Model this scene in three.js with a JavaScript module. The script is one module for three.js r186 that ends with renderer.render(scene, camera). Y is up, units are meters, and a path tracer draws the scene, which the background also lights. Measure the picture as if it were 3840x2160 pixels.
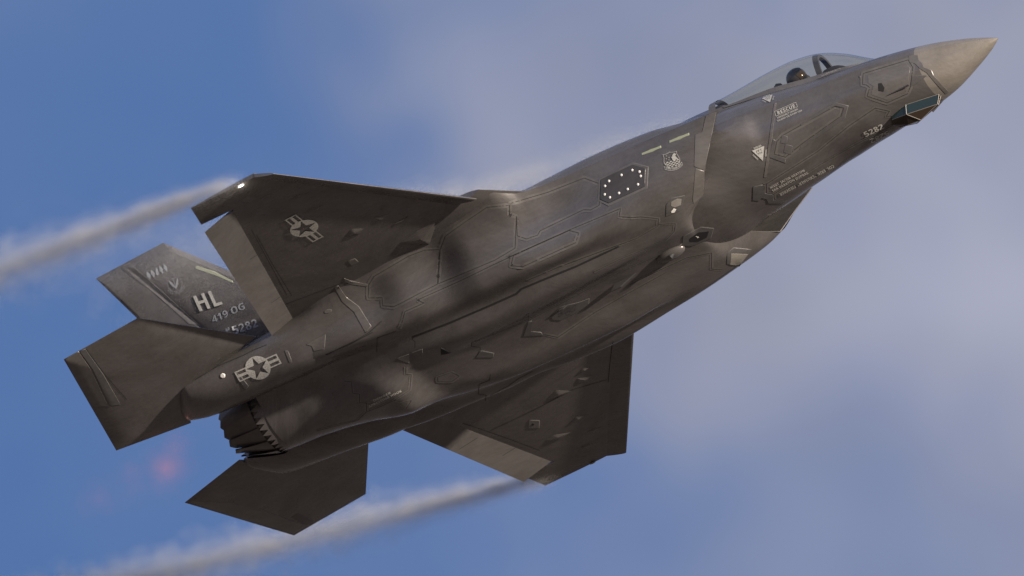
import * as THREE from 'three';
import { mergeGeometries, mergeVertices, toCreasedNormals } from 'three/addons/utils/BufferGeometryUtils.js';
import { TessellateModifier } from 'three/addons/modifiers/TessellateModifier.js';
import { MeshBVH, acceleratedRaycast } from 'three-mesh-bvh';
import { createNoise3D } from 'simplex-noise';
import { MarchingCubes } from 'three/addons/objects/MarchingCubes.js';

// ---------------------------------------------------------------- camera, sky, sun, exposure
const scene = new THREE.Scene();
const renderer = new THREE.WebGLRenderer({ antialias: true });
renderer.setSize(1024, 576);
renderer.toneMapping = THREE.LinearToneMapping;
renderer.toneMappingExposure = 1.75;
renderer.shadowMap.enabled = true;
const camera = new THREE.PerspectiveCamera(1.7057, 16 / 9, 1, 60000);   // a long telephoto lens, from the ground
camera.position.set(0, 1.7, 0);
camera.rotation.x = 22 * Math.PI / 180;

let seedState = 7;
const rnd = () => { seedState = (seedState + 0x6d2b79f5) | 0; let t = Math.imul(seedState ^ (seedState >>> 15), 1 | seedState); t = (t + Math.imul(t ^ (t >>> 7), 61 | t)) ^ t; return ((t ^ (t >>> 14)) >>> 0) / 4294967296; };
const gauss = () => Math.sqrt(-2 * Math.log(rnd() + 1e-9)) * Math.cos(6.2831853 * rnd());
const noise3 = createNoise3D(rnd);
const fbm = (x, y, z, o = 5) => { let s = 0, a = 0.5; for (let i = 0; i < o; i++) { s += a * noise3(x, y, z); x *= 2.03; y *= 2.03; z *= 2.03; a *= 0.5; } return s; };
const clamp = (v, a = 0, b = 1) => Math.min(b, Math.max(a, v));
const smooth = (a, b, v) => { const t = clamp((v - a) / (b - a)); return t * t * (3 - 2 * t); };
const lerp = (a, b, t) => a + (b - a) * t;

const SUN = new THREE.Vector3(0.6946, 0.2075, 0.6888).normalize();
{ // the sky: blue air with thin mauve-grey evening cloud drifting through it
  const W = 4096, H = 2048, data = new Float32Array(W * H * 4);
  const DEG = Math.PI / 180;
// how thick the thin cloud is over this part of the sky, west to east from -1.52 degrees, top down from 22.853 degrees
  const VEIL = [
    [0.10, 0.08, 0.05, 0.06, 0.30, 0.46, 0.50, 0.56, 0.66, 0.78, 0.82, 0.85, 0.90],
    [0.05, 0.03, 0.02, 0.03, 0.14, 0.58, 0.70, 0.72, 0.78, 0.85, 0.88, 0.88, 0.92],
    [0.05, 0.02, 0.02, 0.05, 0.12, 0.52, 0.92, 0.84, 0.80, 0.80, 0.85, 0.90, 0.96],
    [0.03, 0.02, 0.05, 0.18, 0.20, 0.42, 0.74, 0.82, 0.80, 0.85, 0.90, 0.96, 0.98],
    [0.02, 0.02, 0.02, 0.05, 0.15, 0.30, 0.50, 0.70, 0.82, 0.90, 0.94, 0.93, 1.00],
    [0.02, 0.03, 0.05, 0.10, 0.15, 0.15, 0.25, 0.45, 0.72, 0.76, 0.72, 0.82, 0.86],
    [0.00, 0.02, 0.05, 0.08, 0.08, 0.10, 0.15, 0.22, 0.38, 0.45, 0.56, 0.60, 0.66],
    [0.00, 0.00, 0.03, 0.08, 0.10, 0.10, 0.18, 0.28, 0.40, 0.56, 0.50, 0.56, 0.62]];
  for (let j = 0; j < H; j++) {
    const el = (j + 0.5) / H * Math.PI - Math.PI / 2, ce = Math.cos(el), se = Math.sin(el);
    for (let i = 0; i < W; i++) {
      const o = (j * W + i) * 4;
      if (el < -0.02) { data[o] = 0.10; data[o + 1] = 0.10; data[o + 2] = 0.11; data[o + 3] = 1; continue; }
      const az = ((i + 0.5) / W - 0.5) * 2 * Math.PI, dx = ce * Math.cos(az), dz = ce * Math.sin(az);
      // degrees east of north (-z) and above the horizon
      let e = Math.atan2(dx, -dz) / DEG; const h = el / DEG;
      const near = Math.abs(e) < 6 && Math.abs(h - 22) < 5;
      const n1 = fbm(dx * 2.2, se * 3.2, dz * 2.2, 4);
      let c = smooth(-0.12, 0.42, n1 + 0.16);
      if (near) {
        const w = fbm(e * 1.3, h * 1.5, 3.1, 5), w2 = fbm(e * 3.4 + 9, h * 3.0, 8.4, 4);
        // thin cloud to the east, a ragged bank near the middle, blue openings to the west and below: how thick at [degrees east, degrees up]
        const gx = clamp((e * 0.927 + 0.15 * w + 0.12 * w2 + 1.516) / 0.2525, 0, 11.999), gy = clamp((22.853 - h - 0.16 * fbm(e * 1.8, h * 1.8, 21, 4)) / 0.2437, 0, 6.999), i0 = gx | 0, j0 = gy | 0, tx = gx - i0, ty = gy - j0;
        const base = lerp(lerp(VEIL[j0][i0], VEIL[j0][i0 + 1], tx), lerp(VEIL[j0 + 1][i0], VEIL[j0 + 1][i0 + 1], tx), ty);
        const v = base + (0.12 * w + 0.17 * w2) * (0.10 + 1.6 * base * (1 - 0.62 * base));
        const k = Math.max(smooth(2.6, 5.5, Math.abs(e)), smooth(1.8, 4.5, Math.abs(h - 22)));
        c = lerp(clamp(v), c, k);
      }
      const up = clamp(el / (Math.PI / 2));
      const blue = [lerp(0.052, 0.028, up), lerp(0.106, 0.067, up), lerp(0.241, 0.182, up)];
      const g = Math.exp(-el * 9);                                            // paler towards the horizon
      const lit = 1 + (near ? 0.16 * fbm(e * 1.1 + 4, h * 1.5, 40, 4) + 0.14 * Math.exp(-(((e - 1.55) / 0.45) ** 2 + ((h - 22.0) / 0.4) ** 2)) : 0.1 * n1), cloud = [0.200 * lit, 0.205 * lit, 0.256 * lit];
      for (let q = 0; q < 3; q++) data[o + q] = lerp(lerp(blue[q], cloud[q], c * 0.92), [0.25, 0.25, 0.275][q], g * 0.6);
      data[o + 3] = 1;
    }
  }
  const t = new THREE.DataTexture(data, W, H, THREE.RGBAFormat, THREE.FloatType);
  t.mapping = THREE.EquirectangularReflectionMapping; t.magFilter = THREE.LinearFilter; t.needsUpdate = true;
  scene.background = t; scene.environment = t;
}
const sun = new THREE.DirectionalLight(new THREE.Color().setRGB(1, 0.87, 0.74), 5.0);
sun.shadow.radius = 2.5;
sun.castShadow = true; sun.shadow.mapSize.set(4096, 4096);
Object.assign(sun.shadow.camera, { left: -25, right: 25, top: 25, bottom: -25, near: 1, far: 200 });
sun.target.position.set(0, 114, -278); sun.position.copy(sun.target.position).addScaledVector(SUN, 80);
scene.add(sun, sun.target);

// ---------------------------------------------------------------- helpers
function tex(w, h, f, srgb = false) {
  const d = new Uint8Array(w * h * 4);
  for (let j = 0; j < h; j++) for (let i = 0; i < w; i++) { const c = f(i / w, j / h), o = (j * w + i) * 4; d[o] = clamp(c[0]) * 255; d[o + 1] = clamp(c[1]) * 255; d[o + 2] = clamp(c[2]) * 255; d[o + 3] = 255; }
  const t = new THREE.DataTexture(d, w, h); t.wrapS = t.wrapT = THREE.RepeatWrapping; t.magFilter = THREE.LinearFilter; if (srgb) t.colorSpace = THREE.SRGBColorSpace; t.needsUpdate = true; return t;
}
// tileable noise: sampled on a torus
const tile = (u, v, f, o, s = 0) => { const a = u * 6.2831853, b = v * 6.2831853; return fbm(Math.cos(a) * f + s, Math.sin(a) * f + Math.cos(b) * f * 1.31, Math.sin(b) * f + s * 0.7, o); };
const tile2 = (u, v, fu, fv, o, s = 0) => { const a = u * 6.2831853, b = v * 6.2831853; return fbm(Math.cos(a) * fu + s, Math.sin(a) * fu + Math.cos(b) * fv, Math.sin(b) * fv + s * 0.7, o); };
const grain = tex(1024, 1024, (u, v) => { const n = tile(u, v, 0.9, 5), m = tile(u, v, 5.5, 3, 3), st = tile2(u, v, 0.7, 5.5, 4, 9), sp = tile(u, v, 14, 2, 17); const k = 0.84 + 0.17 * n + 0.08 * m + 0.075 * st + 0.05 * sp; return [k, k * (0.992 + 0.012 * m), k * (0.985 + 0.03 * n)]; });
const rough = tex(512, 512, (u, v) => { const n = 0.78 + 0.22 * tile(u, v, 1.2, 5, 5) + 0.08 * tile2(u, v, 0.8, 5, 4, 2) + 0.06 * tile(u, v, 7, 2, 1); return [n, n, n]; });
const orange = tex(512, 512, (u, v) => { const n = 0.5 + 0.35 * tile(u, v, 1.4, 4, 2) + 0.2 * tile(u, v, 9, 2, 4); return [n, n, n]; });
const rep = (t, k) => { const c = t.clone(); c.repeat.set(k, k); c.needsUpdate = true; return c; };
const paint = (r, g, b, ro, o = {}) => new THREE.MeshPhysicalMaterial({ color: new THREE.Color().setRGB(r, g, b), roughness: ro, map: rep(grain, 0.31), roughnessMap: rep(rough, 0.43), bumpMap: rep(orange, 0.7), bumpScale: 0.0012, side: THREE.DoubleSide, ...o });
const MAT = {
  skin: paint(0.172, 0.163, 0.160, 0.37, { metalness: 0.45 }),
  panel: paint(0.170, 0.162, 0.161, 0.39, { metalness: 0.43 }),
  tape: paint(0.182, 0.174, 0.168, 0.46, { metalness: 0.34 }),
  edge: paint(0.152, 0.145, 0.141, 0.46, { metalness: 0.28 }),
  radome: paint(0.215, 0.199, 0.177, 0.46, { metalness: 0.05 }),
  dark: paint(0.060, 0.058, 0.060, 0.6),
  hot: paint(0.125, 0.112, 0.106, 0.44, { metalness: 0.55 }),
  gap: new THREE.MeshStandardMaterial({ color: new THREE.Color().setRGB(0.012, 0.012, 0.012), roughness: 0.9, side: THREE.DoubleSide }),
  tub: paint(0.17, 0.17, 0.175, 0.7),
  black: new THREE.MeshStandardMaterial({ color: new THREE.Color().setRGB(0.01, 0.01, 0.012), roughness: 0.7, side: THREE.DoubleSide }),
};
const nameCount = {};
const numbered = (n) => { const k = nameCount[n] = (nameCount[n] ?? -1) + 1; return k ? `${n}_${String(k).padStart(3, '0')}` : n; };
function part(name, geo, mat, parent, label) {
  const m = new THREE.Mesh(geo, mat); m.name = numbered(name); m.castShadow = m.receiveShadow = true; if (label) m.userData.label = label; parent.add(m); return m;
}
// All shapes are drawn in x = metres aft of the nose, y = up, z = to starboard; P() turns that into the jet's own axes (x forward).
const P = (x, y, z) => new THREE.Vector3(-x, y, z);
function sheet(rows, crease, hole) {                                                // rows of [x, y, z] of equal length
  const n = rows.length, m = rows[0].length, pos = [], uv = [], idx = [];
  rows.forEach((r, i) => { let s = 0; r.forEach((q, j) => { if (j) s += Math.hypot(q[0] - r[j - 1][0], q[1] - r[j - 1][1], q[2] - r[j - 1][2]); pos.push(-q[0], q[1], q[2]); uv.push(q[0], s); }); });
  for (let i = 0; i + 1 < n; i++) for (let j = 0; j + 1 < m; j++) { if (hole && hole(rows[i][j]) && hole(rows[i + 1][j + 1])) continue; const a = i * m + j, b = a + 1, c = a + m, d = c + 1; idx.push(a, c, b, b, c, d); }
  let g = new THREE.BufferGeometry(); g.setAttribute('position', new THREE.Float32BufferAttribute(pos, 3)); g.setAttribute('uv', new THREE.Float32BufferAttribute(uv, 2)); g.setIndex(idx);
  if (crease) { g = toCreasedNormals(g.toNonIndexed(), crease); g = mergeVertices(g); } else g.computeVertexNormals();
  return g;
}
const planar = (g, f) => { const p = g.attributes.position, u = g.attributes.uv; for (let i = 0; i < p.count; i++) u.setXY(i, -p.getX(i), f(p.getX(i), p.getY(i), p.getZ(i))); return g; };
const mirror = (g) => { const c = g.clone(); c.scale(1, 1, -1); const i = c.index; if (i) { const a = i.array; for (let k = 0; k < a.length; k += 3) { const t = a[k]; a[k] = a[k + 1]; a[k + 1] = t; } } c.deleteAttribute('normal'); c.computeVertexNormals(); return c; };
const flipZ = (g) => { const c = g.clone(); const p = c.attributes.position, nn = c.attributes.normal; for (let k = 0; k < p.count; k++) { p.setZ(k, -p.getZ(k)); if (nn) nn.setZ(k, -nn.getZ(k)); } const a = c.index.array; for (let k = 0; k < a.length; k += 3) { const t = a[k]; a[k] = a[k + 1]; a[k + 1] = t; } return c; };
function pchip(xs, ys, x) {                                                   // smooth without overshoot
  const n = xs.length; if (x <= xs[0]) return ys[0]; if (x >= xs[n - 1]) return ys[n - 1];
  let i = 0; while (x > xs[i + 1]) i++;
  const h = xs[i + 1] - xs[i], d = (k) => (ys[k + 1] - ys[k]) / (xs[k + 1] - xs[k]);
  const sl = (k) => { if (k === 0) return d(0); if (k === n - 1) return d(n - 2); const a = d(k - 1), b = d(k); if (a * b <= 0) return 0; const w1 = 2 * (xs[k + 1] - xs[k]) + xs[k] - xs[k - 1], w2 = xs[k + 1] - xs[k] + 2 * (xs[k] - xs[k - 1]); return (w1 + w2) / (w1 / a + w2 / b); };
  const t = (x - xs[i]) / h, t2 = t * t, t3 = t2 * t;
  return (2 * t3 - 3 * t2 + 1) * ys[i] + (t3 - 2 * t2 + t) * h * sl(i) + (-2 * t3 + 3 * t2) * ys[i + 1] + (t3 - t2) * h * sl(i + 1);
}
function ring(keys, n) {                                                      // keys [x,y,z] -> n points along a curve through them
  const c = new THREE.CatmullRomCurve3(keys.map((k) => new THREE.Vector3(...k)), false, 'centripetal'), out = [];
  for (let i = 0; i < n; i++) { const v = c.getPoint(i / (n - 1)); out.push([v.x, v.y, v.z]); }
  return out;
}
const mirrored = (keys) => [...keys, ...keys.slice(0, -1).reverse().map(([x, y, z]) => [x, y, -z])];   // last key lies on the centre line

// ---------------------------------------------------------------- the ground far below
{
  const dirt = tex(512, 512, (u, v) => { const n = tile(u, v, 1.3, 6, 4), m = tile(u, v, 5, 3, 8); return [0.62 + 0.25 * n + 0.1 * m, 0.60 + 0.23 * n + 0.1 * m, 0.55 + 0.22 * n + 0.08 * m]; });
  dirt.repeat.set(160, 160);
  const g = new THREE.CircleGeometry(24000, 96); g.rotateX(-Math.PI / 2);
  const m = new THREE.Mesh(g, new THREE.MeshStandardMaterial({ color: new THREE.Color().setRGB(0.225, 0.188, 0.162), map: dirt, roughness: 1 }));
  m.name = 'ground'; m.userData = { kind: 'structure', label: 'dry brown desert ground below the jet', category: 'ground' }; m.receiveShadow = true; scene.add(m);
}

// ---------------------------------------------------------------- the jet
const jet = new THREE.Group();
jet.name = 'fighter_jet';
jet.userData = { label: 'dark grey twin-tail stealth fighter jet climbing with vapour streaming off its wings', category: 'jet' };
jet.matrixAutoUpdate = true;
{
  const m = new THREE.Matrix4().makeBasis(new THREE.Vector3(0.83762, 0.27583, 0.47149), new THREE.Vector3(-0.19123, 0.9566, -0.21989), new THREE.Vector3(-0.51168, 0.09403, 0.85402));
  jet.quaternion.setFromRotationMatrix(m); jet.position.set(7.4714, 116.6415, -274.2406);
}
scene.add(jet);
const hull = [];                                                              // the meshes that markings and panels lie on
const skin = (name, geo, mat, parent = jet, label) => { const m = part(name, geo, mat, parent, label); hull.push(m); return m; };

// --- forward fuselage: x, top y, shoulder z y, chine z y, lower side z y, lower corner z y, keel y
const FWD = [
  [0.00, 0.004, 0.003, 0.003, 0.006, 0.000, 0.004, -0.003, 0.003, -0.004, -0.005],
  [0.05, 0.032, 0.022, 0.026, 0.042, 0.004, 0.034, -0.020, 0.020, -0.034, -0.038],
  [0.15, 0.080, 0.055, 0.064, 0.105, 0.010, 0.088, -0.046, 0.052, -0.086, -0.098],
  [0.50, 0.215, 0.165, 0.172, 0.270, 0.035, 0.235, -0.100, 0.140, -0.210, -0.250],
  [1.00, 0.370, 0.280, 0.290, 0.430, 0.090, 0.375, -0.165, 0.240, -0.345, -0.410],
  [1.50, 0.480, 0.360, 0.375, 0.560, 0.140, 0.480, -0.190, 0.300, -0.405, -0.480],
  [2.00, 0.560, 0.410, 0.445, 0.670, 0.180, 0.560, -0.205, 0.330, -0.440, -0.530],
  [2.40, 0.480, 0.430, 0.480, 0.725, 0.200, 0.605, -0.210, 0.345, -0.465, -0.560],
  [3.00, 0.460, 0.460, 0.550, 0.790, 0.215, 0.680, -0.210, 0.430, -0.460, -0.560],
  [3.70, 0.520, 0.535, 0.668, 0.890, 0.240, 0.760, -0.235, 0.470, -0.530, -0.640],
  [4.30, 0.860, 0.555, 0.748, 0.970, 0.265, 0.815, -0.260, 0.520, -0.575, -0.685],
  [4.70, 1.185, 0.565, 0.815, 1.000, 0.280, 0.840, -0.270, 0.570, -0.590, -0.705],
  [5.20, 1.190, 0.600, 0.860, 1.020, 0.300, 0.860, -0.290, 0.650, -0.630, -0.760],
  [6.00, 1.130, 0.620, 0.840, 1.020, 0.300, 0.800, -0.300, 0.560, -0.660, -0.800],
  [7.20, 0.900, 0.500, 0.700, 0.900, 0.250, 0.700, -0.250, 0.500, -0.550, -0.650],
];
const fx = FWD.map((r) => r[0]), fwdAt = (x) => FWD[0].map((_, k) => (k ? pchip(fx, FWD.map((r) => r[k]), x) : x));
const bump = (x) => (x < 3.86 ? 0 : 0.21 * (1 - Math.exp(-(x - 3.86) / 0.42)) * smooth(3.84, 4.05, x)) * (1 - smooth(5.2, 6.2, x));               // the swelling of the body ahead of each intake
function fwdRows(x0, x1, n, lower) {
  const rows = [];
  for (let i = 0; i <= n; i++) {
    const x = x0 + (x1 - x0) * (x0 === 0 ? (i / n) ** 1.5 : i / n), [, yt, zs, ys, zc, yc, z1, y1, z2, y2, yb] = fwdAt(x), b = bump(x);
    const zm = (zc + z1) / 2 + b, ym = lerp(yc, y1, 0.5);
    rows.push(ring(mirrored(lower ? [[x, yc, zc], [x, ym, zm], [x, y1, z1 + b * 0.42], [x, y2, z2 + b * 0.1], [x, yb, 0]] : [[x, yc, zc], [x, lerp(yc, ys, 0.55), lerp(zc, zs, 0.42)], [x, ys, zs], [x, lerp(ys, yt, 0.8), zs * 0.5], [x, yt, 0]]), 65));
  }
  return rows;
}
const RAD = 1.22;
skin('radome', mergeGeometries([sheet(fwdRows(0, RAD, 34, false)), sheet(fwdRows(0, RAD, 34, true))]), MAT.radome, jet, 'smooth tan grey radome tapering to a point');
skin('forward_fuselage', mergeGeometries([sheet(fwdRows(RAD, 7.2, 90, false), 0, ([x, , z]) => x > 2.35 && x < 4.15 && Math.abs(z) < fwdAt(x)[2] - 0.03), sheet(fwdRows(RAD, 7.2, 90, true))]), MAT.skin);

// --- centre and rear fuselage; station 0 is the intake lip, its keys at their own x. Upper keys edge->top, lower keys edge->keel, as [x, y, z]
const at = (x, list) => list.map(([z, y]) => [x, y, z]);
const UP_ST = [
  [[4.205, 0.158, 1.455], [4.50, 0.30, 1.22], [4.80, 0.44, 0.98], [5.00, 0.60, 0.60], [5.10, 0.75, 0.00]],
  [[4.60, 0.175, 1.48], [4.85, 0.37, 1.28], [5.05, 0.52, 1.00], [5.20, 0.68, 0.60], [5.30, 0.80, 0.00]],
  at(5.50, [[1.52, 0.22], [1.37, 0.46], [1.05, 0.64], [0.60, 0.82], [0, 0.92]]),
  at(6.50, [[1.60, 0.24], [1.44, 0.50], [1.10, 0.70], [0.60, 0.90], [0, 1.02]]),
  at(7.30, [[1.68, 0.25], [1.49, 0.48], [1.12, 0.68], [0.60, 0.88], [0, 1.04]]),
  at(7.62, [[1.84, 0.215], [1.53, 0.45], [1.13, 0.65], [0.60, 0.87], [0, 1.03]]),
  at(8.00, [[2.20, 0.215], [1.60, 0.43], [1.15, 0.63], [0.60, 0.86], [0, 1.02]]),
  at(9.00, [[2.12, 0.24], [1.65, 0.42], [1.15, 0.60], [0.60, 0.80], [0, 0.96]]),
  at(10.5, [[1.98, 0.24], [1.60, 0.38], [1.12, 0.52], [0.58, 0.72], [0, 0.86]]),
  at(11.3, [[1.84, 0.23], [1.55, 0.36], [1.10, 0.47], [0.55, 0.66], [0, 0.80]]),
  at(12.0, [[1.62, 0.21], [1.45, 0.34], [1.05, 0.42], [0.52, 0.60], [0, 0.74]]),
  at(12.8, [[1.30, 0.15], [1.20, 0.30], [0.90, 0.38], [0.45, 0.55], [0, 0.68]]),
  at(13.3, [[0.90, 0.05], [0.85, 0.20], [0.70, 0.30], [0.40, 0.45], [0, 0.55]]),
];
// edge, side, lower corner, valley beside the bay door, bay door, inner door, keel side, keel
const LO_ST = [
  [[4.205, 0.158, 1.455], [4.51, -0.19, 1.305], [4.78, -0.53, 1.16], [4.90, -0.565, 0.98], [5.08, -0.585, 0.72], [5.25, -0.60, 0.52], [5.35, -0.62, 0.30], [5.40, -0.66, 0.00]],
  [[4.60, 0.175, 1.48], [4.83, -0.20, 1.37], [5.02, -0.60, 1.20], [5.12, -0.67, 1.02], [5.28, -0.69, 0.76], [5.42, -0.70, 0.55], [5.50, -0.71, 0.30], [5.55, -0.73, 0.00]],
  at(5.65, [[1.53, 0.222], [1.45, -0.20], [1.24, -0.70], [1.00, -0.80], [0.78, -0.82], [0.55, -0.82], [0.31, -0.80], [0, -0.78]]),
  at(6.40, [[1.59, 0.24], [1.47, -0.20], [1.29, -0.77], [1.05, -0.86], [0.80, -0.89], [0.56, -0.90], [0.32, -0.84], [0, -0.81]]),
  at(7.00, [[1.65, 0.248], [1.48, -0.18], [1.32, -0.80], [1.06, -0.85], [0.82, -0.96], [0.57, -0.95], [0.33, -0.86], [0, -0.83]]),
  at(7.62, [[1.84, 0.215], [1.58, -0.16], [1.37, -0.82], [1.07, -0.84], [0.82, -1.01], [0.57, -0.97], [0.33, -0.87], [0, -0.84]]),
  at(8.00, [[2.20, 0.215], [1.69, -0.13], [1.405, -0.81], [1.07, -0.84], [0.82, -1.00], [0.57, -0.98], [0.33, -0.88], [0, -0.85]]),
  at(8.70, [[2.16, 0.24], [1.77, -0.08], [1.41, -0.76], [1.06, -0.81], [0.81, -0.98], [0.56, -0.97], [0.33, -0.88], [0, -0.86]]),
  at(9.40, [[2.06, 0.24], [1.64, -0.05], [1.35, -0.69], [1.04, -0.76], [0.80, -0.95], [0.56, -0.95], [0.33, -0.88], [0, -0.86]]),
  at(10.0, [[2.02, 0.24], [1.69, -0.05], [1.39, -0.65], [1.02, -0.72], [0.78, -0.88], [0.56, -0.91], [0.33, -0.88], [0, -0.865]]),
  at(10.6, [[1.95, 0.24], [1.61, -0.06], [1.37, -0.60], [1.00, -0.64], [0.77, -0.77], [0.56, -0.84], [0.33, -0.865], [0, -0.865]]),
  at(11.15, [[1.86, 0.23], [1.61, -0.07], [1.39, -0.54], [0.97, -0.53], [0.75, -0.67], [0.54, -0.86], [0.32, -0.975], [0, -0.985]]),
  at(12.0, [[1.62, 0.21], [1.56, -0.10], [1.36, -0.42], [0.96, -0.38], [0.72, -0.46], [0.54, -0.60], [0.32, -0.76], [0, -0.82]]),
  at(12.50, [[1.42, 0.17], [1.38, -0.07], [1.22, -0.30], [0.93, -0.26], [0.73, -0.29], [0.55, -0.46], [0.32, -0.655], [0, -0.735]]),
  at(12.85, [[1.30, 0.15], [1.26, -0.05], [1.15, -0.25], [0.90, -0.20], [0.70, -0.235], [0.52, -0.43], [0.30, -0.608], [0, -0.690]]),
  at(13.28, [[0.90, 0.05], [0.88, 0.00], [0.82, -0.08], [0.74, -0.10], [0.62, -0.19], [0.48, -0.425], [0.30, -0.570], [0, -0.648]]),
];
function bodyRows(st, n, m) {
  const keys = st[0].length, t = st.map((s, i) => i), rows = [];
  const mean = st.map((s) => s.reduce((a, k) => a + k[0], 0) / keys);
  for (let i = 0; i <= n; i++) {
    const q = mean[0] + (mean[mean.length - 1] - mean[0]) * i / n;
    rows.push(ring(mirrored(Array.from({ length: keys }, (_, k) => [0, 1, 2].map((c) => c === 2 && k === keys - 1 ? 0 : pchip(mean, st.map((s) => s[k][c]), q)))), m));
  }
  return rows;
}
skin('fuselage', mergeGeometries([sheet(bodyRows(UP_ST, 80, 49)), sheet(bodyRows(LO_ST, 130, 141))]), MAT.skin);

// --- intake ducts: the inside of each cowl, narrowing to the engine
for (const s of [1, -1]) {
  const lipIn = [[4.83, 0.43, 0.97], [4.525, 0.292, 1.21], [4.224, 0.153, 1.443], [4.522, -0.187, 1.295], [4.787, -0.521, 1.150], [4.908, -0.554, 0.974], [5.087, -0.573, 0.722], [5.10, -0.30, 0.80], [5.0, 0.05, 0.90], [4.83, 0.43, 0.97]];
  const loop = []; for (let k = 0; k + 1 < lipIn.length; k++) for (let j = 0; j < 5; j++) loop.push(lipIn[k].map((v, c) => lerp(v, lipIn[k + 1][c], j / 5))); loop.push(lipIn[lipIn.length - 1]);
  const rows = []; const N = 16;
  for (let i = 0; i <= N; i++) {
    const f = i / N, e = smooth(0, 1, f);
    rows.push(loop.map((q, j) => { const a = Math.atan2(q[1] + 0.05, q[2] - 1.08), c = [8.4, -0.05 + 0.42 * Math.sin(a), 0.5 + 0.42 * Math.cos(a)]; return [lerp(q[0], c[0], f), lerp(q[1], c[1], e), s * lerp(q[2], c[2], e)]; }));
  }
  rows.push(rows[N].map(() => [8.4, -0.05, s * 0.5]));
  part('intake_duct', sheet(rows), MAT.skin, jet);
  // the lip between outside and inside
  const outer = [[4.80, 0.44, 0.98], [4.50, 0.30, 1.22], [4.205, 0.158, 1.455], [4.51, -0.19, 1.305], [4.78, -0.53, 1.16], [4.90, -0.565, 0.98], [5.08, -0.585, 0.72]];
  part('intake_lip', sheet([outer.map(([x, y, z]) => [x, y, z * s]), lipIn.slice(0, 7).map(([x, y, z]) => [x, y, z * s])]), MAT.edge, jet);
}

// --- wings
const NACA = (q) => 5 * (0.2969 * Math.sqrt(q) - 0.126 * q - 0.3516 * q * q + 0.2843 * q ** 3 - 0.1036 * q ** 4);
const line = (z, a, b) => lerp(a[0], b[0], (z - a[1]) / (b[1] - a[1]));
const xLE = (z) => (z < 2.36 ? line(z, [7.35, 1.55], [8.03, 2.36]) : line(z, [8.03, 2.36], [9.98, 5.335]));
const xH1 = (z) => line(z, [8.46, 2.36], [10.36, 5.335]);
const xH2 = (z) => line(z, [11.80, 2.06], [11.05, 4.82]);
const xTE = (z) => (z < 4.86 ? line(z, [12.36, 1.62], [11.62, 4.82]) : line(z, [11.61, 4.86], [11.50, 5.335]));
const yMid = (z) => 0.235, chordEnd = (z) => line(z, [12.42, 1.62], [11.50, 5.335]);
const half = (x, z) => { const a = xLE(z), c = chordEnd(z) - a, q = clamp((x - a) / c, 0.0, 1); return 0.042 * c * NACA(q) * (1 - 0.1 * q) + 0.004; };
const along = (a, b, n) => Array.from({ length: n + 1 }, (_, i) => lerp(a, b, i / n));
function slab(zs, fa, fb, n, bend) {                                          // a closed slab between two chord lines
  const rows = zs.map((z) => { const r = []; const xs = along(0, 1, n);
    for (const t of xs) { const x = lerp(fa(z), fb(z), t); r.push(bend([x, yMid(z) - half(x, z), z], z)); }
    for (const t of [...xs].reverse()) { const x = lerp(fa(z), fb(z), t); r.push(bend([x, yMid(z) + half(x, z), z], z)); }
    r.push(r[0]); return r; });
  const cap = (r) => { const k = Math.floor(r.length / 2); return sheet([r.slice(0, k), r.slice(k, 2 * k).reverse()]); };
  return planar(mergeGeometries([sheet(rows, 0.7), cap(rows[0]), cap(rows[rows.length - 1])].map((g) => g.index ? g : mergeVertices(g))), (x, y, z) => z);
}
const none = (p) => p;
const droop = (fh, ang, front) => (p, z) => { const h = fh(z), d = front ? h - p[0] : p[0] - h, a = typeof ang === 'function' ? ang(z) : ang; if (d < 0) return p; const dy = (p[1] - yMid(z)) * 0.93; return front ? [h - d * Math.cos(a) - dy * Math.sin(a) * 0.5, yMid(z) - d * Math.sin(a) + dy * Math.cos(a), p[2]] : [h + d * Math.cos(a) - dy * Math.sin(a) * 0.3, yMid(z) - d * Math.sin(a) + dy * Math.cos(a), p[2]]; };
const G = 0.010;
const shapes = {
  wing_panel: mergeGeometries([
    slab([1.5, 1.8, 2.1, 2.36], (z) => lerp(xLE(z), xLE(z), 0), (z) => xH2(z) + 0.03, 26, none),
    slab(along(2.36, 4.80, 14), (z) => xH1(z) - 0.03, (z) => xH2(z) + 0.025, 26, none),
    slab([4.84, 5.0, 5.2, 5.335], (z) => xH1(z) - 0.03, (z) => xTE(z), 22, none),
    slab([4.795, 4.845], (z) => xH1(z), (z) => xH2(z) - G, 22, none)]),
  leading_edge_flap: slab(along(2.40, 5.335, 16), (z) => xLE(z), (z) => xH1(z) - 0.004, 12, droop(xH1, 0.40, true)),
  flaperon: slab(along(1.66, 4.80, 14), (z) => xH2(z) + 0.004, (z) => xTE(z), 10, droop(xH2, (z) => lerp(0.30, 0.24, (z - 1.66) / 3.1), false)),
};
const sides = [[1, 'starboard'], [-1, 'port']];
for (const [s, side] of sides) for (const [k, g] of Object.entries(shapes)) skin(k, s > 0 ? g : flipZ(g), k === 'flaperon' ? MAT.edge : MAT.skin, jet);

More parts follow.
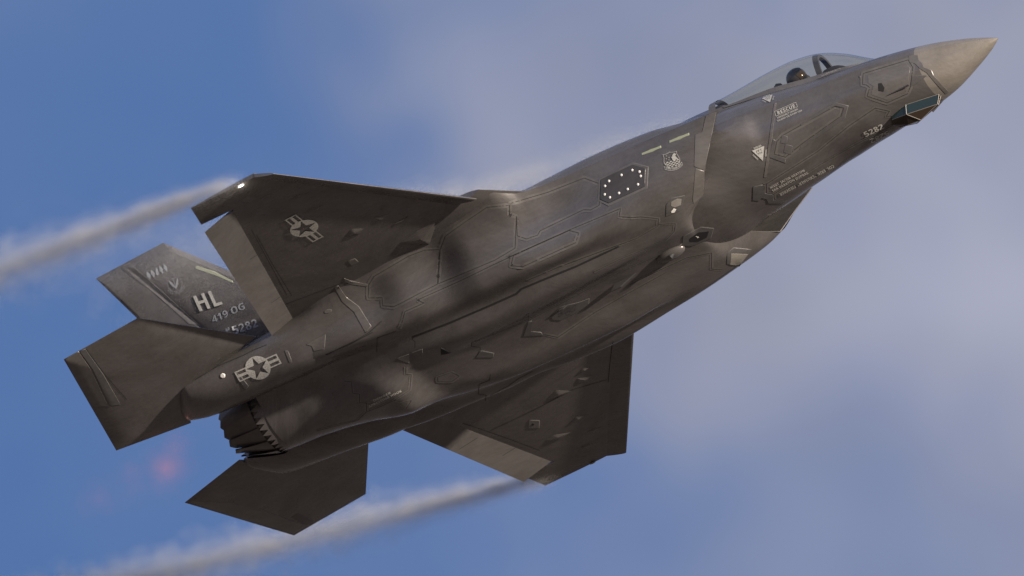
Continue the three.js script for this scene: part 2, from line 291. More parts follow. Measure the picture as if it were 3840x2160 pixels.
// --- horizontal tails: outline [x, z], a thin bevelled plate in a slightly tilted plane
const yStab = (x, z) => 0.28 - 0.048 * (x - 13.69) + 0.084 * (z - 3.41);
function plate(outline, yOf, thick, inset, steps = 5) {
  const c = outline.reduce((a, q) => [a[0] + q[0] / outline.length, a[1] + q[1] / outline.length], [0, 0]);
  const pts = []; outline.forEach((q, i) => { const r = outline[(i + 1) % outline.length]; for (let k = 0; k < 8; k++) pts.push([lerp(q[0], r[0], k / 8), lerp(q[1], r[1], k / 8)]); }); pts.push(pts[0]);
  const at = (f, s) => pts.map(([x, z]) => { const X = lerp(c[0], x, f), Z = lerp(c[1], z, f); return [X, yOf(X, Z) + s, Z]; });
  const rows = [at(0.0, -thick), at(0.4, -thick), at(1 - inset * 1.6, -thick * 0.97), at(1 - inset * 0.7, -thick * 0.55), at(1, -0.004), at(1, 0.004), at(1 - inset * 0.7, thick * 0.55), at(1 - inset * 1.6, thick * 0.97), at(0.4, thick), at(0, thick)];
  return planar(sheet(rows, 0.35), (x, y, z) => z);
}
const stab = plate([[12.58, 1.70], [13.69, 3.41], [15.07, 3.43], [15.67, 1.02], [14.45, 0.72], [14.28, 1.10], [14.06, 1.46], [13.2, 1.56]], yStab, 0.055, 0.16);
for (const [s] of sides) skin('horizontal_stabilizer', s > 0 ? stab : flipZ(stab), MAT.skin);

// --- booms beside the engine that carry the tails
const BOOM = [ // x, outer z y, side z y, bottom z y, inner-bottom z y, inner z y, top z y, top outer z y
  [11.2, 1.80, 0.22, 1.60, -0.10, 1.36, -0.48, 1.0, -0.45, 0.9, 0.0, 1.0, 0.42, 1.5, 0.38],
  [12.0, 1.66, 0.20, 1.60, -0.12, 1.36, -0.44, 0.96, -0.38, 0.82, 0.05, 0.95, 0.44, 1.40, 0.38],
  [12.8, 1.62, 0.16, 1.55, -0.14, 1.30, -0.36, 0.92, -0.30, 0.78, 0.05, 0.92, 0.42, 1.36, 0.34],
  [13.5, 1.60, 0.12, 1.50, -0.14, 1.22, -0.29, 0.88, -0.23, 0.75, 0.05, 0.90, 0.36, 1.32, 0.28],
  [14.05, 1.57, 0.09, 1.46, -0.09, 1.15, -0.19, 0.86, -0.15, 0.74, 0.03, 0.90, 0.24, 1.28, 0.20],
  [14.40, 1.20, 0.07, 1.10, 0.00, 0.98, -0.05, 0.86, -0.04, 0.78, 0.03, 0.88, 0.11, 1.06, 0.11],
];
{
  const bx = BOOM.map((r) => r[0]), rows = [];
  for (let i = 0; i <= 40; i++) { const x = 11.2 + 3.2 * i / 40, v = (k) => pchip(bx, BOOM.map((r) => r[k]), x), keys = []; for (let k = 1; k < 15; k += 2) keys.push([x, v(k + 1), v(k)]); keys.push(keys[0]); const c = new THREE.CatmullRomCurve3(keys.slice(0, 7).map((q) => new THREE.Vector3(...q)), true, 'centripetal'), r = []; for (let j = 0; j <= 48; j++) { const q = c.getPoint(j / 48); r.push([q.x, q.y, q.z]); } rows.push(r); }
  const e = rows[40]; rows.push(e.map(() => [14.42, 0.03, 0.96]));
  const g = sheet(rows);
  for (const [s] of sides) skin('tail_boom', s > 0 ? g : flipZ(g), MAT.skin);
}

// --- fins, canted outwards
{
  const zf = (y) => 1.30 + (y - 0.55) * 0.385;
  const build = (poly, th) => { // poly [x,y] in the fin's plane; thickness across it
    const c = poly.reduce((a, q) => [a[0] + q[0] / poly.length, a[1] + q[1] / poly.length], [0, 0]), pts = [];
    poly.forEach((q, i) => { const r = poly[(i + 1) % poly.length]; for (let k = 0; k < 8; k++) pts.push([lerp(q[0], r[0], k / 8), lerp(q[1], r[1], k / 8)]); }); pts.push(pts[0]);
    const ring_ = (f, s) => pts.map(([x, y]) => { const X = lerp(c[0], x, f), Y = lerp(c[1], y, f); return [X, Y - s * 0.36, zf(Y) + s]; });
    return planar(sheet([ring_(0, th), ring_(0.5, th), ring_(0.82, th * 0.9), ring_(0.93, th * 0.5), ring_(1, 0.003), ring_(1, -0.003), ring_(0.93, -th * 0.5), ring_(0.82, -th * 0.9), ring_(0.5, -th), ring_(0, -th)], 0.35), (x, y, z) => y);
  };
  const L = [[11.55, 0.36], [13.63, 2.41], [14.90, 2.40], [13.92, 0.36]];
  const hinge = [[14.42, 2.405], [13.22, 0.36]];
  const fin = build([L[0], L[1], hinge[0], hinge[1]], 0.055), rud = build([[hinge[0][0] - 0.06, hinge[0][1]], L[2], L[3], [hinge[1][0] - 0.06, hinge[1][1]]], 0.042);
  for (const [s] of sides) { skin('vertical_fin', s > 0 ? fin : flipZ(fin), MAT.skin); skin('rudder', s > 0 ? rud : flipZ(rud), MAT.skin); }
}

// --- engine fairing with a saw-tooth rear edge, and the nozzle's overlapping petals
const EY = -0.01;
{
  const rE = (x) => pchip([11.2, 12.4, 13.0, 13.45], [0.50, 0.60, 0.625, 0.625], x), N = 144, rows = [];
  const yE = (x) => lerp(-0.10, EY, smooth(11.2, 12.6, x));
  for (let i = 0; i <= 24; i++) { const r = []; for (let j = 0; j <= N; j++) { const a = j / N * 2 * Math.PI, tooth = Math.abs(((j / N * 36) % 1) - 0.5) * 2, x = 11.2 + (2.15 + 0.14 * tooth) * i / 24; r.push([x, yE(x) + rE(x) * Math.sin(a), rE(x) * Math.cos(a)]); } rows.push(r); }
  skin('engine_fairing', sheet(rows), MAT.skin);
  const inner = []; for (const [x, r] of [[13.0, 0.612], [13.50, 0.602]]) { const q = []; for (let j = 0; j <= 72; j++) { const a = j / 72 * 2 * Math.PI; q.push([x, EY + r * Math.sin(a), r * Math.cos(a)]); } inner.push(q); }
  part('nozzle_ring', sheet(inner), MAT.hot, jet);
  const PET = 15;
  for (let k = 0; k < PET; k++) {
    const a0 = (k - 0.08) / PET * 2 * Math.PI, a1 = (k + 1.10) / PET * 2 * Math.PI, rows2 = [], M = 8, Ln = 8;
    const rr = (f) => lerp(0.612, 0.365, f ** 1.15);
    const row = (f, lift) => { const r = []; for (let j = 0; j <= M; j++) { const t = j / M, a = lerp(a0, a1, t), R = rr(f) + (0.03 + 0.045 * f) * t + lift - 0.012 * (1 - Math.abs(2 * t - 1)) * f, x = 13.47 + 0.60 * f + (f === 1 ? 0.06 * (1 - Math.abs(2 * t - 1)) : 0); r.push([x, EY + R * Math.sin(a), R * Math.cos(a)]); } return r; };
    for (let i = 0; i <= Ln; i++) rows2.push(row(i / Ln, 0.012));
    for (let i = Ln; i >= 0; i--) rows2.push(row(i / Ln, -0.012));
    part('nozzle_petal', sheet(rows2, 0.5), MAT.hot, jet);
  }
  const lin = []; for (let i = 0; i <= 8; i++) { const f = i / 8, q = []; for (let j = 0; j <= 60; j++) { const a = j / 60 * 2 * Math.PI, R = lerp(0.57, 0.335, f); q.push([13.2 + 0.82 * f, EY + R * Math.sin(a), R * Math.cos(a)]); } lin.push(q); }
  part('nozzle_liner', sheet(lin), MAT.hot, jet);
  const disc = new THREE.CircleGeometry(0.6, 48); disc.rotateY(Math.PI / 2); disc.translate(-12.9, EY, 0); part('turbine_face', disc, MAT.hot, jet);
}

// ---------------------------------------------------------------- canopy, cockpit
{
  const cx = [1.80, 2.08, 2.50, 2.80, 3.05, 3.40, 3.80, 4.20, 4.50, 4.75], ct = [0.52, 0.70, 1.02, 1.20, 1.29, 1.335, 1.315, 1.27, 1.235, 1.205];
  const top = (x) => pchip(cx, ct, x), sill = (x) => { const r = fwdAt(x), k = smooth(1.78, 2.40, x); return [lerp(0.03, r[2] + 0.004, Math.sqrt(k)), lerp(0.52, r[3] - 0.004, k)]; };
  const pt = (x, a, off = 0) => { const [w, y] = sill(x), h = top(x) - y; return [x, y + (h + off) * Math.sign(Math.sin(a)) * Math.abs(Math.sin(a)) ** 0.92, (w + off) * Math.sign(Math.cos(a)) * Math.abs(Math.cos(a)) ** 0.96]; };
  const xs = along(1.805, 4.74, 66), A0 = 0.115;
  const rows = (a0, a1, n, off) => xs.map((x) => along(a0, a1, n).map((a) => pt(x, a, off)));
  const glass = new THREE.MeshPhysicalMaterial({ color: new THREE.Color().setRGB(0.87, 0.86, 0.79), roughness: 0.03, transmission: 1, thickness: 0, ior: 1.5, side: THREE.DoubleSide });
  const can = part('canopy', sheet(rows(A0, Math.PI - A0, 40, 0)), glass, jet, 'clear bubble canopy over the cockpit');
  for (const s of [0, 1]) skin('canopy_frame', sheet(rows(s ? Math.PI - A0 : -0.02, s ? Math.PI + 0.02 : A0, 6, 0.004)), MAT.tape, can);
  const arch = (x0, x1, off) => { const r = []; for (const [x, o] of [[x0, off], [x1, off], [x1, off - 0.05], [x0, off - 0.05], [x0, off]]) r.push(along(0.02, Math.PI - 0.02, 40).map((a) => pt(x + 0.10 * Math.sin(a) - 0.05, a, o))); return sheet(r, 0.6); };
  part('canopy_bow', arch(2.84, 2.93, -0.012), MAT.dark, can);
  const rim = []; for (const x of [4.62, 4.75]) rim.push(along(0.0, Math.PI, 30).map((a) => pt(Math.min(x, 4.74), a, 0.008))); skin('canopy_frame', sheet(rim), MAT.tape, can);
  // tub
  const tub = along(2.20, 4.30, 24).map((x) => { const [w, y] = [fwdAt(x)[2], fwdAt(x)[3]]; return [[x, y - 0.01, w - 0.005], [x, y - 0.04, w - 0.05], [x, -0.10, w - 0.08], [x, -0.14, 0], [x, -0.10, -w + 0.08], [x, y - 0.04, -w + 0.05], [x, y - 0.01, -w + 0.005]]; });
  tub.unshift(tub[0].map(([x, y, z]) => [x, y, z * 0.2])); tub.push(tub[tub.length - 1].map(([x, , z]) => [x, 0.8, z * 0.8]));
  part('cockpit_tub', sheet(tub, 0.6), MAT.tub, jet);
  const cowl = along(2.12, 2.86, 10).map((x) => { const w = sill(x)[0] - 0.06, y = 0.52 + 0.40 * smooth(2.12, 2.75, x); return along(0, Math.PI, 14).map((a) => [x, 0.45 + (y - 0.45) * Math.sin(a), w * 0.9 * Math.cos(a)]); });
  cowl.push(cowl[10].map(([x, , z]) => [x + 0.02, 0.40, z]));
  part('instrument_cowl', sheet(cowl, 0.6), MAT.black, jet, 'dark cowl over the instrument panel');
  const bx = (a, b, c, d, e, f) => { const g = new THREE.BoxGeometry(b - a, d - c, f - e, 1, 1, 1); g.translate(-(a + b) / 2, (c + d) / 2, (e + f) / 2); return g; };
  const seat = part('ejection_seat', mergeGeometries([bx(3.66, 3.80, 0.0, 0.86, -0.22, 0.22), bx(3.30, 3.80, -0.02, 0.14, -0.22, 0.22)]), MAT.dark, jet, 'dark ejection seat');
  const hr = new THREE.CylinderGeometry(0.07, 0.16, 0.26, 6); hr.scale(1, 1, 1.25); hr.translate(-3.74, 0.99, 0); part('headrest', hr, MAT.dark, seat);
  const rail = part('canopy_actuator', mergeGeometries([bx(3.85, 4.40, 0.74, 0.90, -0.10, 0.10), bx(3.98, 4.35, 0.60, 0.80, -0.2, 0.2)]), MAT.dark, jet);
}
// the pilot, strapped into the seat
{
  const pilot = new THREE.Group(); pilot.name = 'person'; pilot.position.copy(jet.position); pilot.quaternion.copy(jet.quaternion);
  pilot.userData = { label: 'pilot in dark flight suit and helmet sitting under the clear canopy', category: 'person' }; scene.add(pilot);
  const bones = [ // x y z r to x y z r
    [3.56, 0.22, 0, 0.17, 3.54, 0.50, 0, 0.165], [3.54, 0.50, 0, 0.165, 3.52, 0.72, 0, 0.16], [3.52, 0.74, -0.17, 0.085, 3.52, 0.74, 0.17, 0.085], [3.52, 0.78, 0, 0.07, 3.46, 0.98, 0, 0.062],
    ...[1, -1].flatMap((s) => [[3.52, 0.73, 0.19 * s, 0.072, 3.40, 0.48, 0.27 * s, 0.058], [3.40, 0.48, 0.27 * s, 0.055, 3.12, 0.40, 0.26 * s, 0.042], [3.12, 0.40, 0.26 * s, 0.045, 3.04, 0.40, 0.26 * s, 0.035], [3.52, 0.20, 0.10 * s, 0.10, 3.06, 0.26, 0.14 * s, 0.082], [3.06, 0.26, 0.14 * s, 0.075, 2.82, -0.02, 0.13 * s, 0.055], [2.82, -0.02, 0.13 * s, 0.05, 2.68, -0.03, 0.13 * s, 0.035]]),
  ];
  const field = (x, y, z) => { let d = 9; for (const [ax, ay, az, ar, bx, by, bz, br] of bones) { const vx = bx - ax, vy = by - ay, vz = bz - az, t = clamp(((x - ax) * vx + (y - ay) * vy + (z - az) * vz) / (vx * vx + vy * vy + vz * vz)); const e = Math.hypot(x - ax - vx * t, y - ay - vy * t, z - az - vz * t) - lerp(ar, br, t); const h = clamp(0.5 + 0.5 * (d - e) / 0.05); d = lerp(d, e, h) - 0.05 * h * (1 - h); } return d; };
  const N = 52, half = 0.66, C0 = [3.16, 0.42, 0], mc = new MarchingCubes(N, new THREE.MeshStandardMaterial(), false, false, 60000);
  mc.isolation = 0; for (let k = 0; k < N; k++) for (let j = 0; j < N; j++) for (let i = 0; i < N; i++) { const q = (v) => (v - N / 2) / (N / 2) * half; mc.field[i + j * N + k * N * N] = -field(C0[0] - q(i), C0[1] + q(j), C0[2] + q(k)); }
  mc.update();
  const n = mc.count, pa = new Float32Array(n * 3), na = new Float32Array(n * 3);
  for (let i = 0; i < n; i++) { pa[i * 3] = -C0[0] + mc.positionArray[i * 3] * half; pa[i * 3 + 1] = C0[1] + mc.positionArray[i * 3 + 1] * half; pa[i * 3 + 2] = C0[2] + mc.positionArray[i * 3 + 2] * half; for (let c = 0; c < 3; c++) na[i * 3 + c] = mc.normalArray[i * 3 + c]; }
  const bg = new THREE.BufferGeometry(); bg.setAttribute('position', new THREE.BufferAttribute(pa, 3)); bg.deleteAttribute('normal'); bg.computeVertexNormals();
  part('body', bg, new THREE.MeshStandardMaterial({ color: new THREE.Color().setRGB(0.045, 0.05, 0.038), roughness: 0.9, side: THREE.DoubleSide }), pilot, 'dark green flight suit');
  const hm = new THREE.SphereGeometry(0.155, 32, 24); hm.scale(1.08, 1.02, 0.92); hm.translate(-3.42, 1.10, 0);
  const helmet = part('helmet', hm, new THREE.MeshPhysicalMaterial({ color: new THREE.Color().setRGB(0.035, 0.03, 0.03), roughness: 0.3, clearcoat: 0.5, clearcoatRoughness: 0.15 }), pilot, 'dark glossy flight helmet');
  const vs = new THREE.SphereGeometry(0.158, 32, 16, 0, 2 * Math.PI, 0.55, 0.85); vs.rotateZ(-1.15); vs.scale(1.06, 1.0, 0.94); vs.translate(-3.41, 1.10, 0);
  part('visor', vs, new THREE.MeshPhysicalMaterial({ color: new THREE.Color().setRGB(0.10, 0.07, 0.04), roughness: 0.06, metalness: 0.7, side: THREE.DoubleSide }), helmet, 'dark mirrored visor');
  const mk = new THREE.CapsuleGeometry(0.055, 0.06, 6, 12); mk.rotateZ(1.1); mk.translate(-3.275, 1.01, 0); part('oxygen_mask', mk, MAT.black, helmet);
}
// the faceted sensor window under the nose
{
  const v = { U0: [1.17, -0.455, 0.03], U1: [1.68, -0.47, 0.20], U2: [1.95, -0.49, 0.17], M0: [1.24, -0.60, 0.015], M1: [1.72, -0.615, 0.165], M2: [1.99, -0.555, 0.13], B1: [1.58, -0.715, 0], B2: [1.80, -0.69, 0], B3: [2.06, -0.55, 0] };
  const glass = new THREE.MeshPhysicalMaterial({ color: new THREE.Color().setRGB(0.050, 0.078, 0.076), roughness: 0.10, metalness: 0.7, side: THREE.DoubleSide });
  const gold = new THREE.MeshPhysicalMaterial({ color: new THREE.Color().setRGB(0.055, 0.04, 0.028), roughness: 0.12, metalness: 0.5, side: THREE.DoubleSide });
  const bar = new THREE.MeshStandardMaterial({ color: new THREE.Color().setRGB(0.20, 0.185, 0.165), roughness: 0.45, metalness: 0.4 });
  const house = new THREE.Group(); house.name = 'sensor_turret'; house.userData.label = 'faceted teal glass sensor window under the nose'; jet.add(house);
  const facet = (keys, s, m) => { const q = keys.map((k) => P(v[k][0], v[k][1], v[k][2] * s)), pos = []; for (let i = 1; i + 1 < q.length; i++) for (const w of [q[0], q[i], q[i + 1]]) pos.push(w.x, w.y, w.z); const g = new THREE.BufferGeometry(); g.setAttribute('position', new THREE.Float32BufferAttribute(pos, 3)); g.computeVertexNormals(); part('window_facet', g, m, house); };
  const rod = (a, b, s) => { const A = P(v[a][0], v[a][1], v[a][2] * s), B = P(v[b][0], v[b][1], v[b][2] * s), g = new THREE.CylinderGeometry(0.0065, 0.0065, A.distanceTo(B), 6); g.rotateX(Math.PI / 2); const o = new THREE.Object3D(); o.position.copy(A).add(B).multiplyScalar(0.5); o.lookAt(B); o.updateMatrix(); g.applyMatrix4(o.matrix); part('window_bar', g, bar, house); };
  for (const s of [1, -1]) {
    facet(['U0', 'U1', 'M1', 'M0'], s, glass); facet(['U1', 'U2', 'M2', 'M1'], s, glass); facet(['M0', 'M1', 'B1'], s, gold); facet(['M1', 'M2', 'B3', 'B2', 'B1'], s, gold);
    for (const [a, b] of [['U0', 'U1'], ['U1', 'U2'], ['M0', 'M1'], ['M1', 'M2'], ['U1', 'M1'], ['U0', 'M0'], ['M1', 'B1']]) rod(a, b, s);
  }

  rod('B1', 'B2', 1); rod('M0', 'B1', 1); rod('B2', 'B3', 1);
}

// ---------------------------------------------------------------- what markings and panels are pressed onto
const skinBVH = (() => {
  const g = mergeGeometries(hull.map((m) => { const c = m.geometry.index ? m.geometry.toNonIndexed() : m.geometry.clone(); for (const k of Object.keys(c.attributes)) if (k !== 'position') c.deleteAttribute(k); return c; }));
  return new MeshBVH(g);
})();
const _ray = new THREE.Ray();
function drop(p, n, reach = 0.6) {                                            // the point of the skin under p, seen along -n, and its outward normal
  _ray.origin.copy(p).addScaledVector(n, reach); _ray.direction.copy(n).negate();
  const h = skinBVH.raycastFirst(_ray, THREE.DoubleSide);
  if (!h || h.distance > 2 * reach + 0.3) return null;
  const m = h.face.normal.clone(); if (m.dot(n) < 0) m.negate();
  return { p: h.point.clone(), n: m };
}

// ---------------------------------------------------------------- panels, seams, tapes and markings, each pressed onto the skin
Object.assign(MAT, {
  patch: paint(0.115, 0.112, 0.113, 0.55, { metalness: 0.15 }),
  plate: paint(0.082, 0.079, 0.082, 0.50, { metalness: 0.15 }),
  lens: paint(0.26, 0.25, 0.225, 0.35),
  white: new THREE.MeshStandardMaterial({ color: new THREE.Color().setRGB(0.72, 0.71, 0.68), roughness: 0.45, side: THREE.DoubleSide }),
  strip: new THREE.MeshStandardMaterial({ color: new THREE.Color().setRGB(0.30, 0.33, 0.23), roughness: 0.55, side: THREE.DoubleSide }),
});
const OUT = new THREE.Vector3(0.334, -0.562, 0.757).normalize();              // below and to starboard: the side of the jet that is worked on here
const U_ = new THREE.Vector3().crossVectors(new THREE.Vector3(0, 1, 0), OUT).normalize(), V_ = new THREE.Vector3().crossVectors(OUT, U_);
const on = (p, lift) => { const h = drop(p, OUT, 4); return h ? h.p.addScaledVector(h.n, lift) : p.clone().addScaledVector(OUT, lift); };
const tess = new TessellateModifier(0.05, 9);
function dense(pts, step, closed) {
  const out = [], n = pts.length;
  for (let i = 0; i < n - (closed ? 0 : 1); i++) { const a = pts[i], b = pts[(i + 1) % n], k = Math.max(1, Math.ceil(a.distanceTo(b) / step)); for (let j = 0; j < k; j++) out.push(a.clone().lerp(b, j / k)); }
  if (!closed) out.push(pts[n - 1].clone()); return out;
}
function patchGeo(pts3, lift) {                                               // a plate following the skin, with edges
  const pts = pts3.map((q) => P(...q)), o = pts[0];
  const flat = pts.map((p) => new THREE.Vector2(p.clone().sub(o).dot(U_), p.clone().sub(o).dot(V_)));
  if (THREE.ShapeUtils.area(flat) < 0) flat.reverse();
  let g = tess.modify(new THREE.ShapeGeometry(new THREE.Shape(flat)).toNonIndexed());
  g.deleteAttribute('normal'); g.deleteAttribute('uv'); g = mergeVertices(g, 1e-4);
  const a = g.attributes.position, uv = [];
  for (let i = 0; i < a.count; i++) { const q = on(o.clone().addScaledVector(U_, a.getX(i)).addScaledVector(V_, a.getY(i)), lift); a.setXYZ(i, q.x, q.y, q.z); uv.push(q.x, q.y + q.z * 0.8); }
  g.setAttribute('uv', new THREE.Float32BufferAttribute(uv, 2)); g.computeVertexNormals();
  const rim = dense(flat.map((f) => o.clone().addScaledVector(U_, f.x).addScaledVector(V_, f.y)), 0.06, true); rim.push(rim[0]);
  const mid = rim.reduce((s, p) => s.add(p), new THREE.Vector3()).multiplyScalar(1 / rim.length);
  const wall = sheet([rim.map((p) => { const q = on(p, lift); return [-q.x, q.y, q.z]; }), rim.map((p) => { const q = on(p.clone().addScaledVector(p.clone().sub(mid).normalize(), 0.012), -0.001); return [-q.x, q.y, q.z]; })]);
  return mergeGeometries([g, wall]);
}
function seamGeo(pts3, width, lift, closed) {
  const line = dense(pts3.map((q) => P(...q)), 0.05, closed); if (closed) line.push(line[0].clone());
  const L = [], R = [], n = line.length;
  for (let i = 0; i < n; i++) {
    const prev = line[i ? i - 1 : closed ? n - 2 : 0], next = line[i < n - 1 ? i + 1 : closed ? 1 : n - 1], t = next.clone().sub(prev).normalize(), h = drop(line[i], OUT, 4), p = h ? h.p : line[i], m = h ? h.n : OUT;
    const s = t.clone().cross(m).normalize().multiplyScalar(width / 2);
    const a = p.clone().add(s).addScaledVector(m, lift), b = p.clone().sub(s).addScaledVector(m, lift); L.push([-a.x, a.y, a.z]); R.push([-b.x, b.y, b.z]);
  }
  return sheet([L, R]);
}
function blister(pts3, h) {
  const c = P(...[0, 1, 2].map((k) => pts3.reduce((s, q) => s + q[k], 0) / pts3.length)), apex = on(c, h), rim = dense(pts3.map((q) => P(...q)), 0.08, true).map((p) => on(p, 0.001)), pos = [], idx = [];
  rim.push(rim[0].clone());
  const mid = rim.map((p) => on(p.clone().lerp(c, 0.5), h * 0.7));
  return sheet([rim, mid, rim.map(() => apex)].map((r) => r.map((p) => [-p.x, p.y, p.z])));
}
// sides the same on both halves of the jet are mirrored to port where they would show
const KIND = {
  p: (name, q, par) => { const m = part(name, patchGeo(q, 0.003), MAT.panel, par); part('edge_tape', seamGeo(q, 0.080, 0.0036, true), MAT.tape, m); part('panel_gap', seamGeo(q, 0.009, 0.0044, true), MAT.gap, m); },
  t: (name, q, par) => part(name, patchGeo(q, 0.0052), MAT.tape, par),
  k: (name, q, par) => part(name, patchGeo(q, 0.0064), MAT.patch, par),
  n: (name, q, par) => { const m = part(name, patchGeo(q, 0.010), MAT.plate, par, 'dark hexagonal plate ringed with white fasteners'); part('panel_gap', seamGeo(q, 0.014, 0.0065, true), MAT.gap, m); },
  b: (name, q, par) => part(name, patchGeo(q, 0.0085), MAT.black, par),
  l: (name, q, par) => part(name, patchGeo(q, 0.0085), MAT.lens, par),
  w1: (name, q, par) => part(name, patchGeo(q, 0.010), MAT.white, par),
  f: (name, q, par) => part(name, patchGeo(q, 0.005), MAT.strip, par, 'pale green formation light strip'),
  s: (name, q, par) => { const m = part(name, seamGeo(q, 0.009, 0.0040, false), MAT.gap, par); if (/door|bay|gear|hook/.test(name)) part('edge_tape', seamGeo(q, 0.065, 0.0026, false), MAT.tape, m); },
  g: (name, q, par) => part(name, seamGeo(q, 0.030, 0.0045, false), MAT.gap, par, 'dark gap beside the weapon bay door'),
  d: (name, q, par) => part(name, blister(q, 0.020), MAT.skin, par),
  x: (name, q, par) => part(name, blister(q, 0.05), MAT.skin, par),
  w: (name, q, par) => q.forEach((c) => { const h = drop(P(...c), OUT, 4); const g = new THREE.SphereGeometry(0.022, 12, 6, 0, 2 * Math.PI, 0, Math.PI / 2); g.scale(1, 0.4, 1); g.applyQuaternion(new THREE.Quaternion().setFromUnitVectors(new THREE.Vector3(0, 1, 0), h.n)); g.translate(...h.p.addScaledVector(h.n, 0.009).toArray()); part(name, g, MAT.white, par); }),
  v: (name, q, par) => { const a = on(P(...q[0]), 0.02), b = on(P(...q[1]), 0.05), g = new THREE.ConeGeometry(0.016, a.distanceTo(b), 8); g.applyQuaternion(new THREE.Quaternion().setFromUnitVectors(new THREE.Vector3(0, 1, 0), a.clone().sub(b).normalize().negate().negate())); g.translate(...a.add(b).multiplyScalar(0.5).toArray()); part(name, g, MAT.dark, par); },
};
